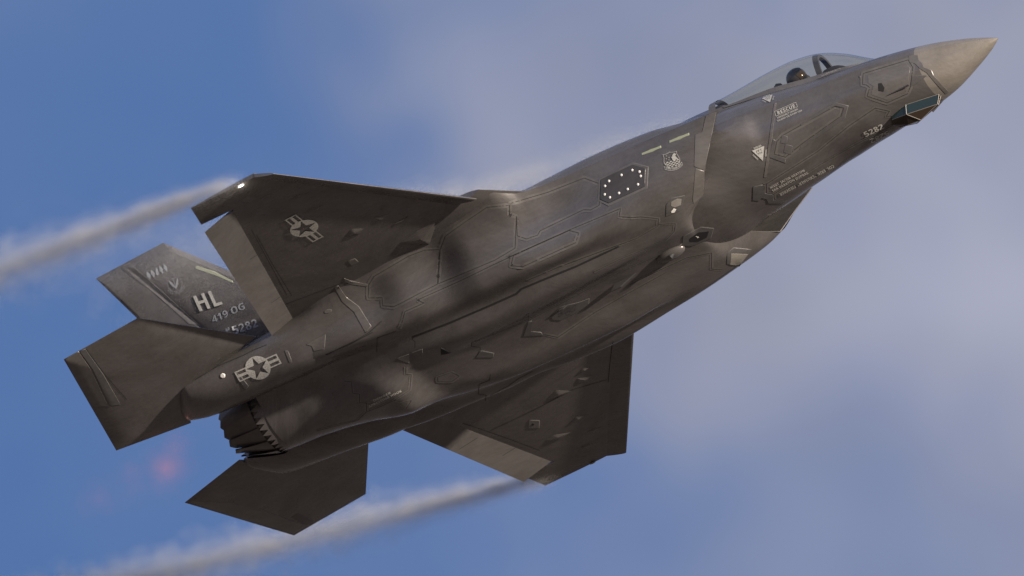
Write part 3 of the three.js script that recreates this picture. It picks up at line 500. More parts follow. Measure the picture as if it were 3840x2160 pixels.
// Where each piece lies on the skin: x aft of the nose, y up, z to starboard, in metres
const PIECES = [
  ['p:sensor_panel', [[2.049, 0.097, 0.653], [1.331, 0.047, 0.501], [1.301, -0.099, 0.465], [1.468, -0.341, 0.369], [1.555, -0.392, 0.329], [1.898, -0.4, 0.373], [1.952, -0.366, 0.421], [2.119, -0.246, 0.549], [2.028, -0.149, 0.588], [2.06, -0.093, 0.606], [2.118, -0.057, 0.62]]],
  ['t:sensor_panel_frame', [[1.993, 0.038, 0.628], [1.375, 0.006, 0.501], [1.345, -0.093, 0.476], [1.506, -0.329, 0.387], [1.576, -0.364, 0.366], [1.875, -0.374, 0.401], [2.054, -0.243, 0.543], [1.967, -0.153, 0.578], [2.023, -0.076, 0.604]]],
  ['t:radome_joint', [[1.304, 0.097, 0.506], [1.173, 0.072, 0.47], [1.182, -0.014, 0.453], [1.146, -0.094, 0.43], [1.153, -0.145, 0.421], [1.062, -0.227, 0.359], [1.067, -0.296, 0.313], [1.041, -0.391, 0.164], [1.056, -0.409, -0.108], [1.108, -0.422, -0.082], [1.096, -0.407, 0.144], [1.121, -0.298, 0.326], [1.137, -0.24, 0.371], [1.212, -0.144, 0.435], [1.244, -0.055, 0.459], [1.324, 0.008, 0.49]]],
  ['k:dielectric_patch', [[1.362, -0.222, 0.434], [1.145, -0.273, 0.351], [1.461, -0.34, 0.369]]],
  ['k:side_antenna_band', [[3.25, -0.23, 0.7], [2.622, -0.153, 0.657], [2.458, -0.262, 0.576], [2.6, -0.377, 0.486], [3.451, -0.494, 0.467], [3.423, -0.471, 0.497], [2.623, -0.346, 0.523], [2.523, -0.264, 0.583], [2.64, -0.193, 0.643], [3.247, -0.261, 0.679]]],
  ['k:side_antenna_corner', [[3.742, -0.284, 0.734], [3.715, -0.322, 0.703], [3.852, -0.457, 0.598], [3.729, -0.529, 0.478], [3.768, -0.563, 0.419], [3.925, -0.464, 0.605]]],
  ['p:side_antenna_panel', [[2.648, -0.201, 0.64], [2.538, -0.265, 0.583], [2.633, -0.34, 0.531], [3.392, -0.455, 0.512], [3.712, -0.52, 0.489], [3.834, -0.453, 0.6], [3.704, -0.331, 0.694], [3.576, -0.288, 0.708]]],
  ['k:hexagon_patch', [[3.582, -0.281, 0.715], [3.523, -0.325, 0.672], [3.59, -0.4, 0.615], [3.665, -0.361, 0.664]]],
  ['k:hexagon_patch', [[3.607, -0.4, 0.618], [3.529, -0.444, 0.556], [3.617, -0.516, 0.474], [3.693, -0.469, 0.557]]],
  ['t:joint_tape', [[3.527, 0.212, 0.859], [3.492, 0.206, 0.853], [4.14, -0.619, 0.382], [4.178, -0.614, 0.411]]],
  ['s:door_seam', [[4.214, -0.652, 0.278], [3.262, -0.544, 0.271], [2.613, -0.461, 0.375], [2.1, -0.404, 0.396], [1.943, -0.474, 0.25], [2.039, -0.499, 0.205], [1.94, -0.507, 0.144]]],
  ['s:door_seam', [[4.262, -0.683, 0], [3.426, -0.603, 0.016], [2.741, -0.56, 0.007], [2.058, -0.534, -0.03]]],
  ['s:door_seam', [[4.266, -0.65, 0.305], [4.216, -0.651, 0.282], [4.325, -0.682, 0.104], [4.258, -0.682, -0.005], [4.328, -0.68, -0.14], [4.243, -0.632, -0.371]]],
  ['k:saw_tooth_tape', [[4.413, -0.649, 0.356], [4.271, -0.653, 0.296], [4.348, -0.683, 0.119], [4.275, -0.683, -0.003], [4.344, -0.681, -0.139], [4.25, -0.632, -0.372], [4.312, -0.631, -0.392], [4.44, -0.686, -0.141], [4.397, -0.69, -0.021], [4.443, -0.69, 0.076], [4.504, -0.694, 0.036], [4.571, -0.693, 0.123]]],
  ['s:canopy_seam', [[4.503, 0.824, 0.566], [4.474, 0.801, 0.567], [3.681, 0.594, 0.641], [2.917, 0.48, 0.556], [2.879, 0.545, 0.461], [2.205, 0.389, 0.531], [1.658, 0.301, 0.495]]],
  ['b:sensor_aperture', [[1.881, -0.146, 0.567], [1.833, -0.155, 0.556], [1.817, -0.228, 0.518], [1.862, -0.269, 0.496], [1.922, -0.238, 0.528]]],
  ['v:air_data_probe', [[1.864, -0.328, 0.447], [1.457, -0.304, 0.398]]],  // starboard cone: the probe's cast shadow put in as a dark shape
  ['k:ring_mark', [[2.126, 0.077, 0.657], [2.108, 0.088, 0.658], [2.102, 0.067, 0.651], [2.121, 0.056, 0.651]]],
  ['n:antenna_plate', [[6.363, -0.047, 1.512], [5.802, -0.058, 1.49], [5.625, -0.2, 1.449], [5.735, -0.44, 1.381], [6.374, -0.433, 1.414], [6.483, -0.317, 1.442]]],
  ['t:antenna_plate_frame', [[6.399, -0.026, 1.519], [5.795, -0.018, 1.497], [5.577, -0.192, 1.448], [5.713, -0.482, 1.365], [6.391, -0.479, 1.404], [6.53, -0.322, 1.442]]],
  ['w:fastener', [[6.25, -0.121, 1.489], [6.026, -0.124, 1.483], [5.834, -0.129, 1.475], [5.733, -0.203, 1.452], [5.738, -0.273, 1.432], [5.827, -0.373, 1.407], [6.009, -0.369, 1.416], [6.164, -0.365, 1.423], [6.327, -0.363, 1.428], [6.391, -0.282, 1.449], [6.339, -0.163, 1.479]]],
  ['p:side_access_panel', [[7.796, 0.089, 1.873], [7.234, 0.12, 1.639], [6.612, 0.097, 1.563], [6.387, -0.11, 1.496], [6.535, -0.4, 1.426], [6.694, -0.403, 1.428], [6.8, -0.347, 1.44], [7.565, -0.374, 1.507], [7.623, -0.426, 1.506], [7.807, -0.415, 1.539], [7.926, -0.316, 1.587], [7.81, -0.067, 1.702], [7.887, -0.019, 1.783]]],
  ['p:slim_access_panel', [[7.125, -0.561, 1.418], [6.99, -0.665, 1.386], [7.1, -0.773, 1.352], [8.022, -0.778, 1.435], [8.189, -0.695, 1.486], [8.091, -0.579, 1.528]]],
  ['s:bay_seam', [[8.186, -0.568, 1.537], [7.122, -0.552, 1.419], [6.224, -0.595, 1.363], [6.297, -0.694, 1.329], [6.12, -0.767, 1.253], [6.001, -0.788, 1.195], [5.808, -0.822, 0.992], [5.902, -0.847, 0.86], [6.307, -0.878, 0.873], [6.915, -0.876, 0.998], [7.587, -0.837, 1.081], [8.146, -0.828, 1.137]]],
  ['s:bay_seam', [[5.873, -0.842, 0.891], [5.684, -0.829, 0.688], [5.788, -0.844, 0.547], [6.027, -0.85, 0.438], [6.758, -0.943, 0.681], [7.181, -0.985, 0.753]]],
  ['k:lens_frame', [[5.788, -0.81, 0.27], [5.481, -0.768, 0.213], [5.357, -0.77, 0.041], [5.526, -0.777, -0.143], [5.828, -0.795, -0.069], [5.923, -0.798, 0.06]]],
  ['b:dark_lens', [[5.75, -0.794, 0.129], [5.571, -0.779, 0.144], [5.44, -0.776, 0.046], [5.547, -0.783, -0.062], [5.7, -0.791, -0.048], [5.789, -0.795, 0.053]]],
  ['w1:lens_mark', [[5.651, -0.786, 0.101], [5.624, -0.787, 0.047], [5.657, -0.789, 0.039], [5.652, -0.788, 0.069]]],
  ['k:lens_frame', [[5.569, -0.756, 1.124], [5.438, -0.72, 1.158], [5.264, -0.711, 1.058], [5.469, -0.776, 0.863], [5.606, -0.807, 0.913], [5.694, -0.815, 0.951]]],
  ['l:pale_lens', [[5.478, -0.743, 1.119], [5.374, -0.728, 1.097], [5.335, -0.73, 1.049], [5.407, -0.76, 0.96], [5.499, -0.775, 1.003], [5.523, -0.765, 1.065]]],
  ['w1:white_lens', [[5.588, -0.797, 0.969], [5.522, -0.783, 0.986], [5.506, -0.784, 0.949], [5.555, -0.797, 0.918], [5.587, -0.801, 0.942]]],
  ['k:lens_frame', [[5.537, -0.788, -0.673], [5.417, -0.738, -0.701], [5.258, -0.716, -0.97], [5.606, -0.743, -1.169], [5.67, -0.819, -0.871]]],
  ['l:pale_lens', [[5.5, -0.779, -0.74], [5.343, -0.739, -1.004], [5.584, -0.758, -1.126], [5.647, -0.811, -0.935]]],
  ['f:formation_light', [[5.601, 0.059, 1.501], [5.279, 0.038, 1.48], [5.284, 0.003, 1.474], [5.607, 0.026, 1.496]]],
  ['f:formation_light', [[5.115, 0.049, 1.473], [4.782, 0.031, 1.447], [4.795, -0.002, 1.438], [5.122, 0.015, 1.466]]],
  ['t:lip_band', [[4.811, -0.543, 1.155], [4.897, -0.493, 1.25], [5.229, -0.691, 0.862], [5.284, -0.688, 0.747], [5.12, -0.6, 0.7]]],
  ['t:lip_band', [[4.255, 0.136, 1.447], [4.422, 0.16, 1.466], [4.576, -0.04, 1.4], [4.692, -0.04, 1.416], [4.898, -0.456, 1.272], [4.795, -0.53, 1.17]]],
  ['s:bay_seam', [[7.03, -0.837, -0.17], [6.576, -0.828, -0.198], [6.034, -0.818, -0.251], [5.688, -0.818, -0.435], [5.894, -0.851, -0.759], [5.793, -0.829, -0.943]]],
  ['p:gear_door_front', [[8.969, 0.086, 1.898], [8.541, 0.096, 1.975], [8.115, 0.114, 2.027], [7.814, 0.071, 1.863], [7.885, -0.025, 1.775], [7.811, -0.065, 1.704], [8.022, -0.482, 1.552], [8.395, -0.518, 1.563], [8.925, -0.463, 1.555], [9.448, -0.373, 1.5], [9.172, 0.016, 1.743]]],
  ['p:gear_door_rear', [[10.499, 0.057, 1.727], [10.347, 0.1, 1.801], [9.674, 0.109, 1.845], [9.403, 0.093, 1.813], [9.184, 0.021, 1.746], [9.462, -0.373, 1.501], [9.754, -0.388, 1.523], [10.169, -0.395, 1.525], [10.263, -0.384, 1.518], [10.439, -0.276, 1.529], [10.394, -0.167, 1.573], [10.614, -0.072, 1.603]]],
  ['s:gear_seam', [[9.854, -0.468, 1.503], [9.111, -0.511, 1.494], [8.429, -0.569, 1.544], [7.749, -0.565, 1.495], [7.109, -0.56, 1.417]]],
  ['s:gear_seam', [[9.777, -0.547, 1.462], [9.854, -0.468, 1.503]]],
  ['s:gear_seam', [[9.777, -0.547, 1.462], [10.118, -0.532, 1.471], [10.227, -0.616, 1.4], [10.345, -0.653, 1.314]]],
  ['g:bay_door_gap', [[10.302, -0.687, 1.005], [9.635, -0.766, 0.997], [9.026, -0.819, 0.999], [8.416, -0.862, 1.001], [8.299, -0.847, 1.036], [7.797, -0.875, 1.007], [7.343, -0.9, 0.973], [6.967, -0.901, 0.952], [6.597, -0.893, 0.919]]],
  ['s:bay_seam', [[9.585, -0.923, 0.482], [8.668, -0.868, 0.251], [7.886, -0.863, 0.253], [7.037, -0.846, 0.251], [6.552, -0.825, 0.174], [6.2, -0.808, 0.107]]],
  ['s:bay_seam', [[8.668, -0.868, 0.251], [8.507, -0.97, 0.546]]],
  ['s:bay_seam', [[8.943, -0.86, -0.051], [8.668, -0.871, -0.275], [8.54, -0.916, -0.425], [7.791, -0.878, -0.34], [7.132, -0.86, -0.319], [6.461, -0.841, -0.314]]],
  ['k:lamp_frame', [[8.357, -0.857, 0.079], [8.124, -0.857, 0.161], [7.851, -0.847, 0.04], [7.69, -0.842, 0.001], [7.781, -0.847, -0.127], [8.014, -0.855, -0.149], [8.307, -0.858, -0.139], [8.382, -0.857, -0.037]]],
  ['k:belly_lamp', [[8.244, -0.855, 0.039], [8.105, -0.853, 0.097], [7.912, -0.848, 0.023], [7.96, -0.851, -0.092], [8.115, -0.855, -0.127], [8.286, -0.856, -0.038]]],
  ['k:hatch', [[8.689, -0.864, 0.208], [8.637, -0.863, 0.188], [8.795, -0.86, -0.043], [8.694, -0.862, -0.17], [8.706, -0.869, -0.262], [8.937, -0.86, -0.057]]],
  ['t:square_hatch', [[10.462, 0.166, 2.371], [10.349, 0.162, 2.351], [10.355, 0.161, 2.242], [10.477, 0.165, 2.237]]],
  ['x:root_fairing', [[8.852, 0.146, 2.289], [9.285, 0.114, 1.859], [9.455, 0.139, 1.966], [9.635, 0.145, 2.192], [9.265, 0.143, 2.272]]],
  ['d:wing_blister', [[9.555, 0.159, 3.077], [9.319, 0.157, 2.97], [9.496, 0.155, 2.899], [9.596, 0.156, 2.948]]],
  ['d:wing_blister', [[9.444, 0.152, 2.702], [9.131, 0.153, 2.7], [9.246, 0.151, 2.681], [9.319, 0.151, 2.674]]],
  ['d:wing_blister', [[9.388, 0.161, 3.167], [9.283, 0.163, 3.21], [9.257, 0.162, 3.157], [9.345, 0.161, 3.149]]],
  ['d:wing_blister', [[10.263, 0.185, 4.428], [10.115, 0.184, 4.445], [9.99, 0.183, 4.403], [10.11, 0.182, 4.35]]],
  ['d:wing_blister', [[10.294, 0.179, 3.959], [10.16, 0.178, 4.007], [9.961, 0.174, 3.924], [10.105, 0.175, 3.869]]],
  ['d:wing_blister', [[10.54, 0.194, 4.782], [10.424, 0.192, 4.798], [10.351, 0.19, 4.725], [10.453, 0.191, 4.709]]],
  ['d:wing_blister', [[10.844, 0.203, 4.959], [10.688, 0.199, 4.988], [10.576, 0.195, 4.84], [10.737, 0.198, 4.795]]],
  ['d:wing_blister', [[10.183, 0.165, 2.957], [9.961, 0.162, 3.079], [9.817, 0.158, 2.943], [9.964, 0.159, 2.853]]],
  ['s:wing_seam', [[11.128, 0.203, 4.01], [11.361, 0.203, 3.178], [11.603, 0.203, 2.201]]],
  ['s:wing_seam', [[11.114, 0.204, 4.18], [11.347, 0.204, 3.348], [11.648, 0.205, 2.276]]],
  ['s:wing_seam', [[11.797, 0.209, 2.072], [10.819, 0.172, 1.934]]],
  ['s:flaperon_seam', [[11.541, 0.176, 3.562], [11.408, 0.208, 3.536]]],
  ['s:flaperon_seam', [[11.912, 0.164, 2.33], [11.743, 0.209, 2.307]]],
  ['t:wing_root_tape', [[10.995, 0.177, 1.897], [10.923, 0.175, 1.91], [10.925, 0.05, 1.706], [10.817, -0.12, 1.578], [10.743, -0.465, 1.458], [10.868, -0.512, 1.433], [10.92, -0.154, 1.565], [11.017, 0.029, 1.685]]],
  ['t:wing_root_tape', [[10.749, 0.17, 2.028], [10.709, 0.168, 1.872], [10.509, 0.068, 1.739], [10.536, 0.051, 1.717], [10.742, 0.149, 1.826], [10.783, 0.171, 1.945]]],
  ['t:hexagon_mark', [[11.349, 0.027, 1.691], [11.292, 0.023, 1.691], [11.241, 0.001, 1.675], [11.262, -0.018, 1.66], [11.319, -0.016, 1.66], [11.362, 0.004, 1.674]]],
  ['t:boom_tape', [[11.849, -0.268, 1.524], [11.501, -0.265, 1.527], [11.617, -0.431, 1.436], [11.784, -0.384, 1.448], [11.784, -0.313, 1.497]]],
  ['t:boom_tape', [[12.221, -0.204, 1.555], [12.177, -0.232, 1.541], [12.199, -0.362, 1.442], [12.241, -0.353, 1.445]]],
  ['k:boom_tape', [[13.145, -0.121, 1.539], [13.093, -0.177, 1.501], [13.065, -0.312, 1.334], [13.149, -0.319, 1.294], [13.14, -0.252, 1.415], [13.166, -0.205, 1.467]]],
  ['w1:hexagon_mark', [[13.376, -0.052, 1.566], [13.343, -0.051, 1.568], [13.317, -0.074, 1.557], [13.333, -0.1, 1.541], [13.372, -0.1, 1.538], [13.388, -0.076, 1.552]]],
  ['s:boom_seam', [[13.786, 0.07, 1.603], [13.359, 0.09, 1.61], [12.924, 0.045, 1.618], [12.69, 0.035, 1.626], [12.462, 0.007, 1.63]]],
  ['s:boom_seam', [[10.763, -0.552, 1.408], [11.214, -0.536, 1.381], [11.652, -0.482, 1.361]]],
  ['s:tail_seam', [[14.778, 0.225, 3.426], [14.885, 0.108, 2.677], [14.985, 0.042, 1.957]]],
  ['s:tail_seam', [[14.674, 0.222, 3.391], [14.782, 0.11, 2.657], [14.848, 0.051, 1.986]]],
  ['t:scoop_plate', [[10.751, -0.743, 0.765], [10.533, -0.781, 0.775], [10.633, -0.821, 0.627]]],
  ['t:scoop_plate', [[10.503, -0.785, 0.78], [10.284, -0.824, 0.791], [10.398, -0.847, 0.614]]],
  ['b:vent_hole', [[10.008, -0.901, 0.696], [10.099, -0.899, 0.541], [9.96, -0.904, 0.475]]],
  ['s:hook_seam', [[11.763, -0.579, 0.657], [11.65, -0.638, 0.637], [11.748, -0.734, 0.485], [11.645, -0.794, 0.459], [11.742, -0.835, 0.322], [11.644, -0.88, 0.282], [11.777, -0.868, 0.067], [11.511, -0.936, 0.117], [11.233, -0.986, 0.163], [10.93, -0.946, 0.163], [10.738, -0.875, 0.406], [10.797, -0.87, 0.477], [10.709, -0.831, 0.592]]],
  ['s:hook_seam', [[11.777, -0.868, 0.067], [12.035, -0.807, -0.104], [12.361, -0.753, -0.062], [12.711, -0.706, 0.001]]],
  ['s:hook_seam', [[11.233, -0.986, 0.163], [11.154, -0.985, 0.012], [11.044, -0.974, -0.062], [11.215, -0.987, -0.171]]],
  ['s:belly_seam', [[11.642, -0.488, 1.349], [11.339, -0.517, 1.387], [11.112, -0.537, 1.399], [10.804, -0.534, 1.42], [10.544, -0.476, 1.456]]],
  ['s:belly_seam', [[10.979, -0.577, 0.944], [10.754, -0.611, 1.306], [10.429, -0.649, 1.286]]],
  ['s:belly_seam', [[10.299, -0.687, 1.008], [10.331, -0.703, 0.962], [10.314, -0.727, 0.928], [10.378, -0.776, 0.842]]],
  ['s:belly_seam', [[9.58, -0.923, 0.482], [9.661, -0.882, 0.344], [9.582, -0.867, 0.204], [9.69, -0.862, 0.032]]],
  ['s:belly_seam', [[10.92, 0.181, -2.523], [10.317, -0.665, -1.253], [10.397, -0.658, -1.146], [10.103, -0.896, -0.606], [9.915, -0.918, -0.602], [9.822, -0.912, -0.48]]],
  ['s:belly_seam', [[10.287, -0.656, -1.321], [9.911, -0.701, -1.256], [9.679, -0.719, -1.18], [9.411, -0.736, -1.161]]],
  ['k:vent_box', [[9.63, -0.863, 0.112], [9.517, -0.862, -0.1], [9.585, -0.865, -0.181], [9.774, -0.863, 0.017]]],
  ['p:nacelle_plate', [[10.48, -0.865, 0.022], [10.257, -0.865, -0.037], [10.223, -0.871, -0.206], [10.387, -0.87, -0.248], [10.544, -0.866, -0.088]]],
  ['s:port_wing_seam', [[9.26, 0.175, -3.566], [8.952, 0.17, -3.113], [8.02, -0.839, -1.282]]],
  ['d:wing_blister', [[9.552, 0.159, -3.086], [9.315, 0.162, -3.193], [9.474, 0.162, -3.264], [9.582, 0.161, -3.193]]],
  ['d:wing_blister', [[9.46, 0.156, -2.953], [9.326, 0.156, -2.902], [9.231, 0.158, -2.976], [9.343, 0.158, -3.009]]],
  ['d:wing_blister', [[10.311, 0.181, -4.076], [10.094, 0.176, -3.984], [9.974, 0.177, -4.074], [10.129, 0.179, -4.121]]],
  ['d:wing_blister', [[10.225, 0.185, -4.492], [10.117, 0.184, -4.486], [9.985, 0.186, -4.557], [10.108, 0.186, -4.587]]],
  ['d:wing_blister', [[10.822, 0.195, -4.213], [10.647, 0.189, -4.171], [10.388, 0.185, -4.318], [10.64, 0.191, -4.353]]],
  ['d:wing_blister', [[10.534, 0.194, -4.813], [10.439, 0.192, -4.789], [10.323, 0.191, -4.848], [10.44, 0.193, -4.888]]],
  ['d:wing_blister', [[10.193, 0.168, -3.207], [9.954, 0.162, -3.099], [9.786, 0.164, -3.319], [10.008, 0.166, -3.304]]],
  ['b:wing_hole', [[10.747, 0.187, -3.655], [10.703, 0.185, -3.632], [10.707, 0.186, -3.677], [10.74, 0.187, -3.693]]],
  ['t:square_hatch', [[10.709, 0.184, -3.526], [10.599, 0.183, -3.65], [10.708, 0.188, -3.824], [10.827, 0.19, -3.702]]],
  ['s:port_wing_seam', [[11.31, 0.203, -3.317], [10.483, 0.176, -3.325], [9.768, 0.163, -3.289], [9.237, 0.173, -3.489]]],
  ['s:port_wing_seam', [[11.513, 0.205, -2.814], [11.367, 0.204, -3.259], [11.211, 0.203, -3.765], [11.035, 0.203, -4.393]]],
  ['s:flaperon_seam', [[11.879, 0.115, -3.261], [11.543, 0.191, -3.313]]],
  ['s:flaperon_seam', [[11.503, 0.159, -3.997], [11.283, 0.207, -4.036]]],
  ['t:trailing_edge_band', [[15.051, 0.21, 3.422], [14.795, 0.223, 3.419], [14.87, 0.138, 2.982], [15.149, 0.053, 2.062], [15.352, 0.091, 2.204]]],
  ['k:trailing_edge_strip', [[14.778, 0.222, 3.412], [14.686, 0.223, 3.397], [14.792, 0.118, 2.748], [14.985, 0.042, 1.957], [15.121, 0.049, 2.041], [14.84, 0.134, 2.959]]],
  ['t:trailing_edge_band', [[15.628, -0.014, -1.01], [15.044, 0.199, -3.357], [14.78, 0.197, -3.302], [14.954, 0.079, -2.374], [15.189, 0.004, -1.601]]],
  ['k:tip_strip', [[14.777, 0.128, -2.86], [14.769, 0.202, -3.325], [14.632, 0.211, -3.334], [14.656, 0.133, -2.854]]],
  ['t:rudder_hinge_band', [[14.405, 2.365, 2.012], [14.262, 2.351, 2.015], [14.075, 2, 1.915], [13.561, 1.023, 1.518], [13.714, 1.108, 1.56], [13.956, 1.569, 1.736], [14.211, 2.027, 1.912]]],
  ['k:rudder_gap_strip', [[14.419, 2.365, 2.012], [14.378, 2.322, 2.007], [14.14, 1.937, 1.871], [14.158, 1.912, 1.868], [14.415, 2.318, 2.006]]],
  ['f:formation_light', [[13.251, 1.826, 1.85], [13.215, 1.818, 1.846], [12.992, 1.623, 1.77], [12.776, 1.385, 1.68], [12.779, 1.352, 1.668], [13.01, 1.58, 1.756], [13.259, 1.796, 1.84]]],
];
const PRINT = [
  ['rescue', [[3.568, 0.101, 0.835], [3.119, 0.109, 0.777], [3.566, -0.101, 0.788]]],
  ['intake_warning', [[4.147, -0.296, 0.814], [3.864, -0.285, 0.75], [4.189, -0.499, 0.626]]],
  ['canopy_warning', [[3.826, 0.573, 0.685], [3.569, 0.549, 0.655], [3.708, 0.256, 0.881]]],
  ['sill_text', [[2.815, 0.589, 0.456], [2.471, 0.549, 0.439], [2.813, 0.554, 0.457]]],
  ['number', [[2.506, -0.534, 0.183], [2.157, -0.524, 0.156], [2.525, -0.558, 0.045]]],
  ['number_flipped', [[2.239, -0.485, -0.287], [2.567, -0.527, -0.212], [2.167, -0.543, -0.056]]],
  ['crew_names', [[4.225, -0.662, 0.225], [3.56, -0.611, 0.158], [4.247, -0.681, 0.042]]],
  ['crew_names_flipped', [[3.284, -0.534, -0.315], [4.223, -0.671, -0.157], [3.236, -0.566, -0.146]]],
  ['wing_emblem', [[5.317, -0.081, 1.459], [5.024, -0.129, 1.42], [5.341, -0.384, 1.367]]],
  ['wing_roundel', [[10.256, 0.179, 4.048], [10.253, 0.17, 3.224], [10.721, 0.19, 4.034]]],
  ['boom_roundel', [[13.16, -0.015, 1.592], [12.379, -0.081, 1.605], [13.159, -0.301, 1.332]]],
  ['hook_text', [[11.638, -0.874, 0.308], [10.984, -0.939, 0.367], [11.679, -0.889, 0.158]]],
  ['tail_code', [[13.552, 1.511, 1.732], [13.009, 1.427, 1.7], [13.538, 1.144, 1.586]]],
  ['tail_unit', [[13.332, 1.07, 1.563], [12.701, 1.038, 1.55], [13.337, 0.922, 1.503]]],
  ['tail_serial', [[13.188, 0.814, 1.464], [12.614, 0.728, 1.429], [13.194, 0.644, 1.395]]],
  ['tail_crest', [[13.811, 1.909, 1.885], [13.529, 1.863, 1.868], [13.835, 1.61, 1.765]]],
  ['tail_diamonds', [[14.078, 2.118, 1.962], [13.691, 2.098, 1.955], [14.073, 1.961, 1.894]]],
];
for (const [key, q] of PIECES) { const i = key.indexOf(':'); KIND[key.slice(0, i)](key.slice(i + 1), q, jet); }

// --- print: lettering and insignia on thin decals
function decal(name, corners, label, W, H, draw, lift = 0.0105) {
  const cv = document.createElement('canvas'); cv.width = W; cv.height = H; const c = cv.getContext('2d'); c.clearRect(0, 0, W, H);
  const col = '#b4b4ae'; c.fillStyle = col; c.strokeStyle = col; c.textAlign = 'left'; c.textBaseline = 'middle'; c.lineJoin = 'miter'; draw(c, W, H);
  const id = c.getImageData(0, 0, W, H), d = id.data;                        // worn print: the letters break up a little
  for (let y = 0; y < H; y++) for (let x = 0; x < W; x++) { const o = (y * W + x) * 4 + 3; if (d[o]) d[o] *= clamp(0.86 + 0.5 * noise3(x * 0.05, y * 0.05, W * 0.1) * 0.5, 0.4, 1); else { d[o - 3] = 180; d[o - 2] = 180; d[o - 1] = 174; } }
  c.putImageData(id, 0, 0);
  const t = new THREE.CanvasTexture(cv); t.colorSpace = THREE.SRGBColorSpace; t.magFilter = THREE.LinearFilter;
  const [A, B, D] = corners.map((q) => P(...q)), nu = Math.max(4, Math.round(A.distanceTo(B) / 0.06)), nv = Math.max(3, Math.round(A.distanceTo(D) / 0.06)), pos = [], uv = [], idx = [];
  for (let j = 0; j <= nv; j++) for (let i = 0; i <= nu; i++) { const p = on(A.clone().addScaledVector(B.clone().sub(A), i / nu).addScaledVector(D.clone().sub(A), j / nv), lift); pos.push(p.x, p.y, p.z); uv.push(i / nu, 1 - j / nv); }
  for (let j = 0; j < nv; j++) for (let i = 0; i < nu; i++) { const a = j * (nu + 1) + i, b = a + 1, e = a + nu + 1, f = e + 1; idx.push(a, e, b, b, e, f); }
  const g = new THREE.BufferGeometry(); g.setAttribute('position', new THREE.Float32BufferAttribute(pos, 3)); g.setAttribute('uv', new THREE.Float32BufferAttribute(uv, 2)); g.setIndex(idx); g.computeVertexNormals();
  return part(name, g, new THREE.MeshStandardMaterial({ map: t, transparent: true, roughness: 0.7, side: THREE.DoubleSide }), jet, label);
}
const stencil = (c, s, x, y, size, w, align = 'left') => { c.font = `bold ${size}px sans-serif`; c.textAlign = align; const m = c.measureText(s).width; c.save(); c.translate(x, y); if (w) c.scale(w / m, 1); c.fillText(s, 0, 0); c.restore(); };
const starRoundel = (c, W, H) => {
  const r = H / 2 - 4, x = W / 2, y = H / 2, bw = H * 0.25;
  c.beginPath(); c.arc(x, y, r, 0, 7); c.fill();
  for (const s of [-1, 1]) { c.lineWidth = H * 0.055; const x0 = x + s * r * 0.9, x1 = x + s * (W / 2 - 8); c.strokeRect(Math.min(x0, x1), y - bw * 0.78, Math.abs(x1 - x0), bw * 1.56); c.fillRect(Math.min(x0, x1), y - bw * 0.22, Math.abs(x1 - x0), bw * 0.44); }
  c.globalCompositeOperation = 'destination-out'; c.beginPath();
  for (let k = 0; k < 10; k++) { const a = -Math.PI / 2 + k * Math.PI / 5, R = k % 2 ? r * 0.36 : r * 0.94; c.lineTo(x + R * Math.cos(a), y + R * Math.sin(a)); } c.closePath(); c.fill(); c.globalCompositeOperation = 'source-over';
};
const dangerTriangle = (c, W, H, words) => {
  const g = H * 0.16; c.beginPath(); c.moveTo(W * 0.16, g); c.lineTo(W * 0.86, g); c.lineTo(W * 0.51, H * 0.9); c.closePath(); c.fill();
  stencil(c, 'DANGER', W * 0.51, g * 0.5, H * 0.13, W * 0.44, 'center');
  for (const s of [-1, 1]) { c.save(); c.translate(W * 0.51 + s * W * 0.30, H * 0.56); c.rotate(s > 0 ? -1.15 + Math.PI : 1.15); stencil(c, 'DANGER', 0, 0, H * 0.12, W * 0.38, 'center'); c.restore(); }
  c.globalCompositeOperation = 'destination-out'; words.forEach((w, k) => stencil(c, w, W * 0.51, g + H * (0.13 + 0.15 * k), H * 0.13, W * (0.34 - 0.06 * k), 'center')); c.globalCompositeOperation = 'source-over';
};
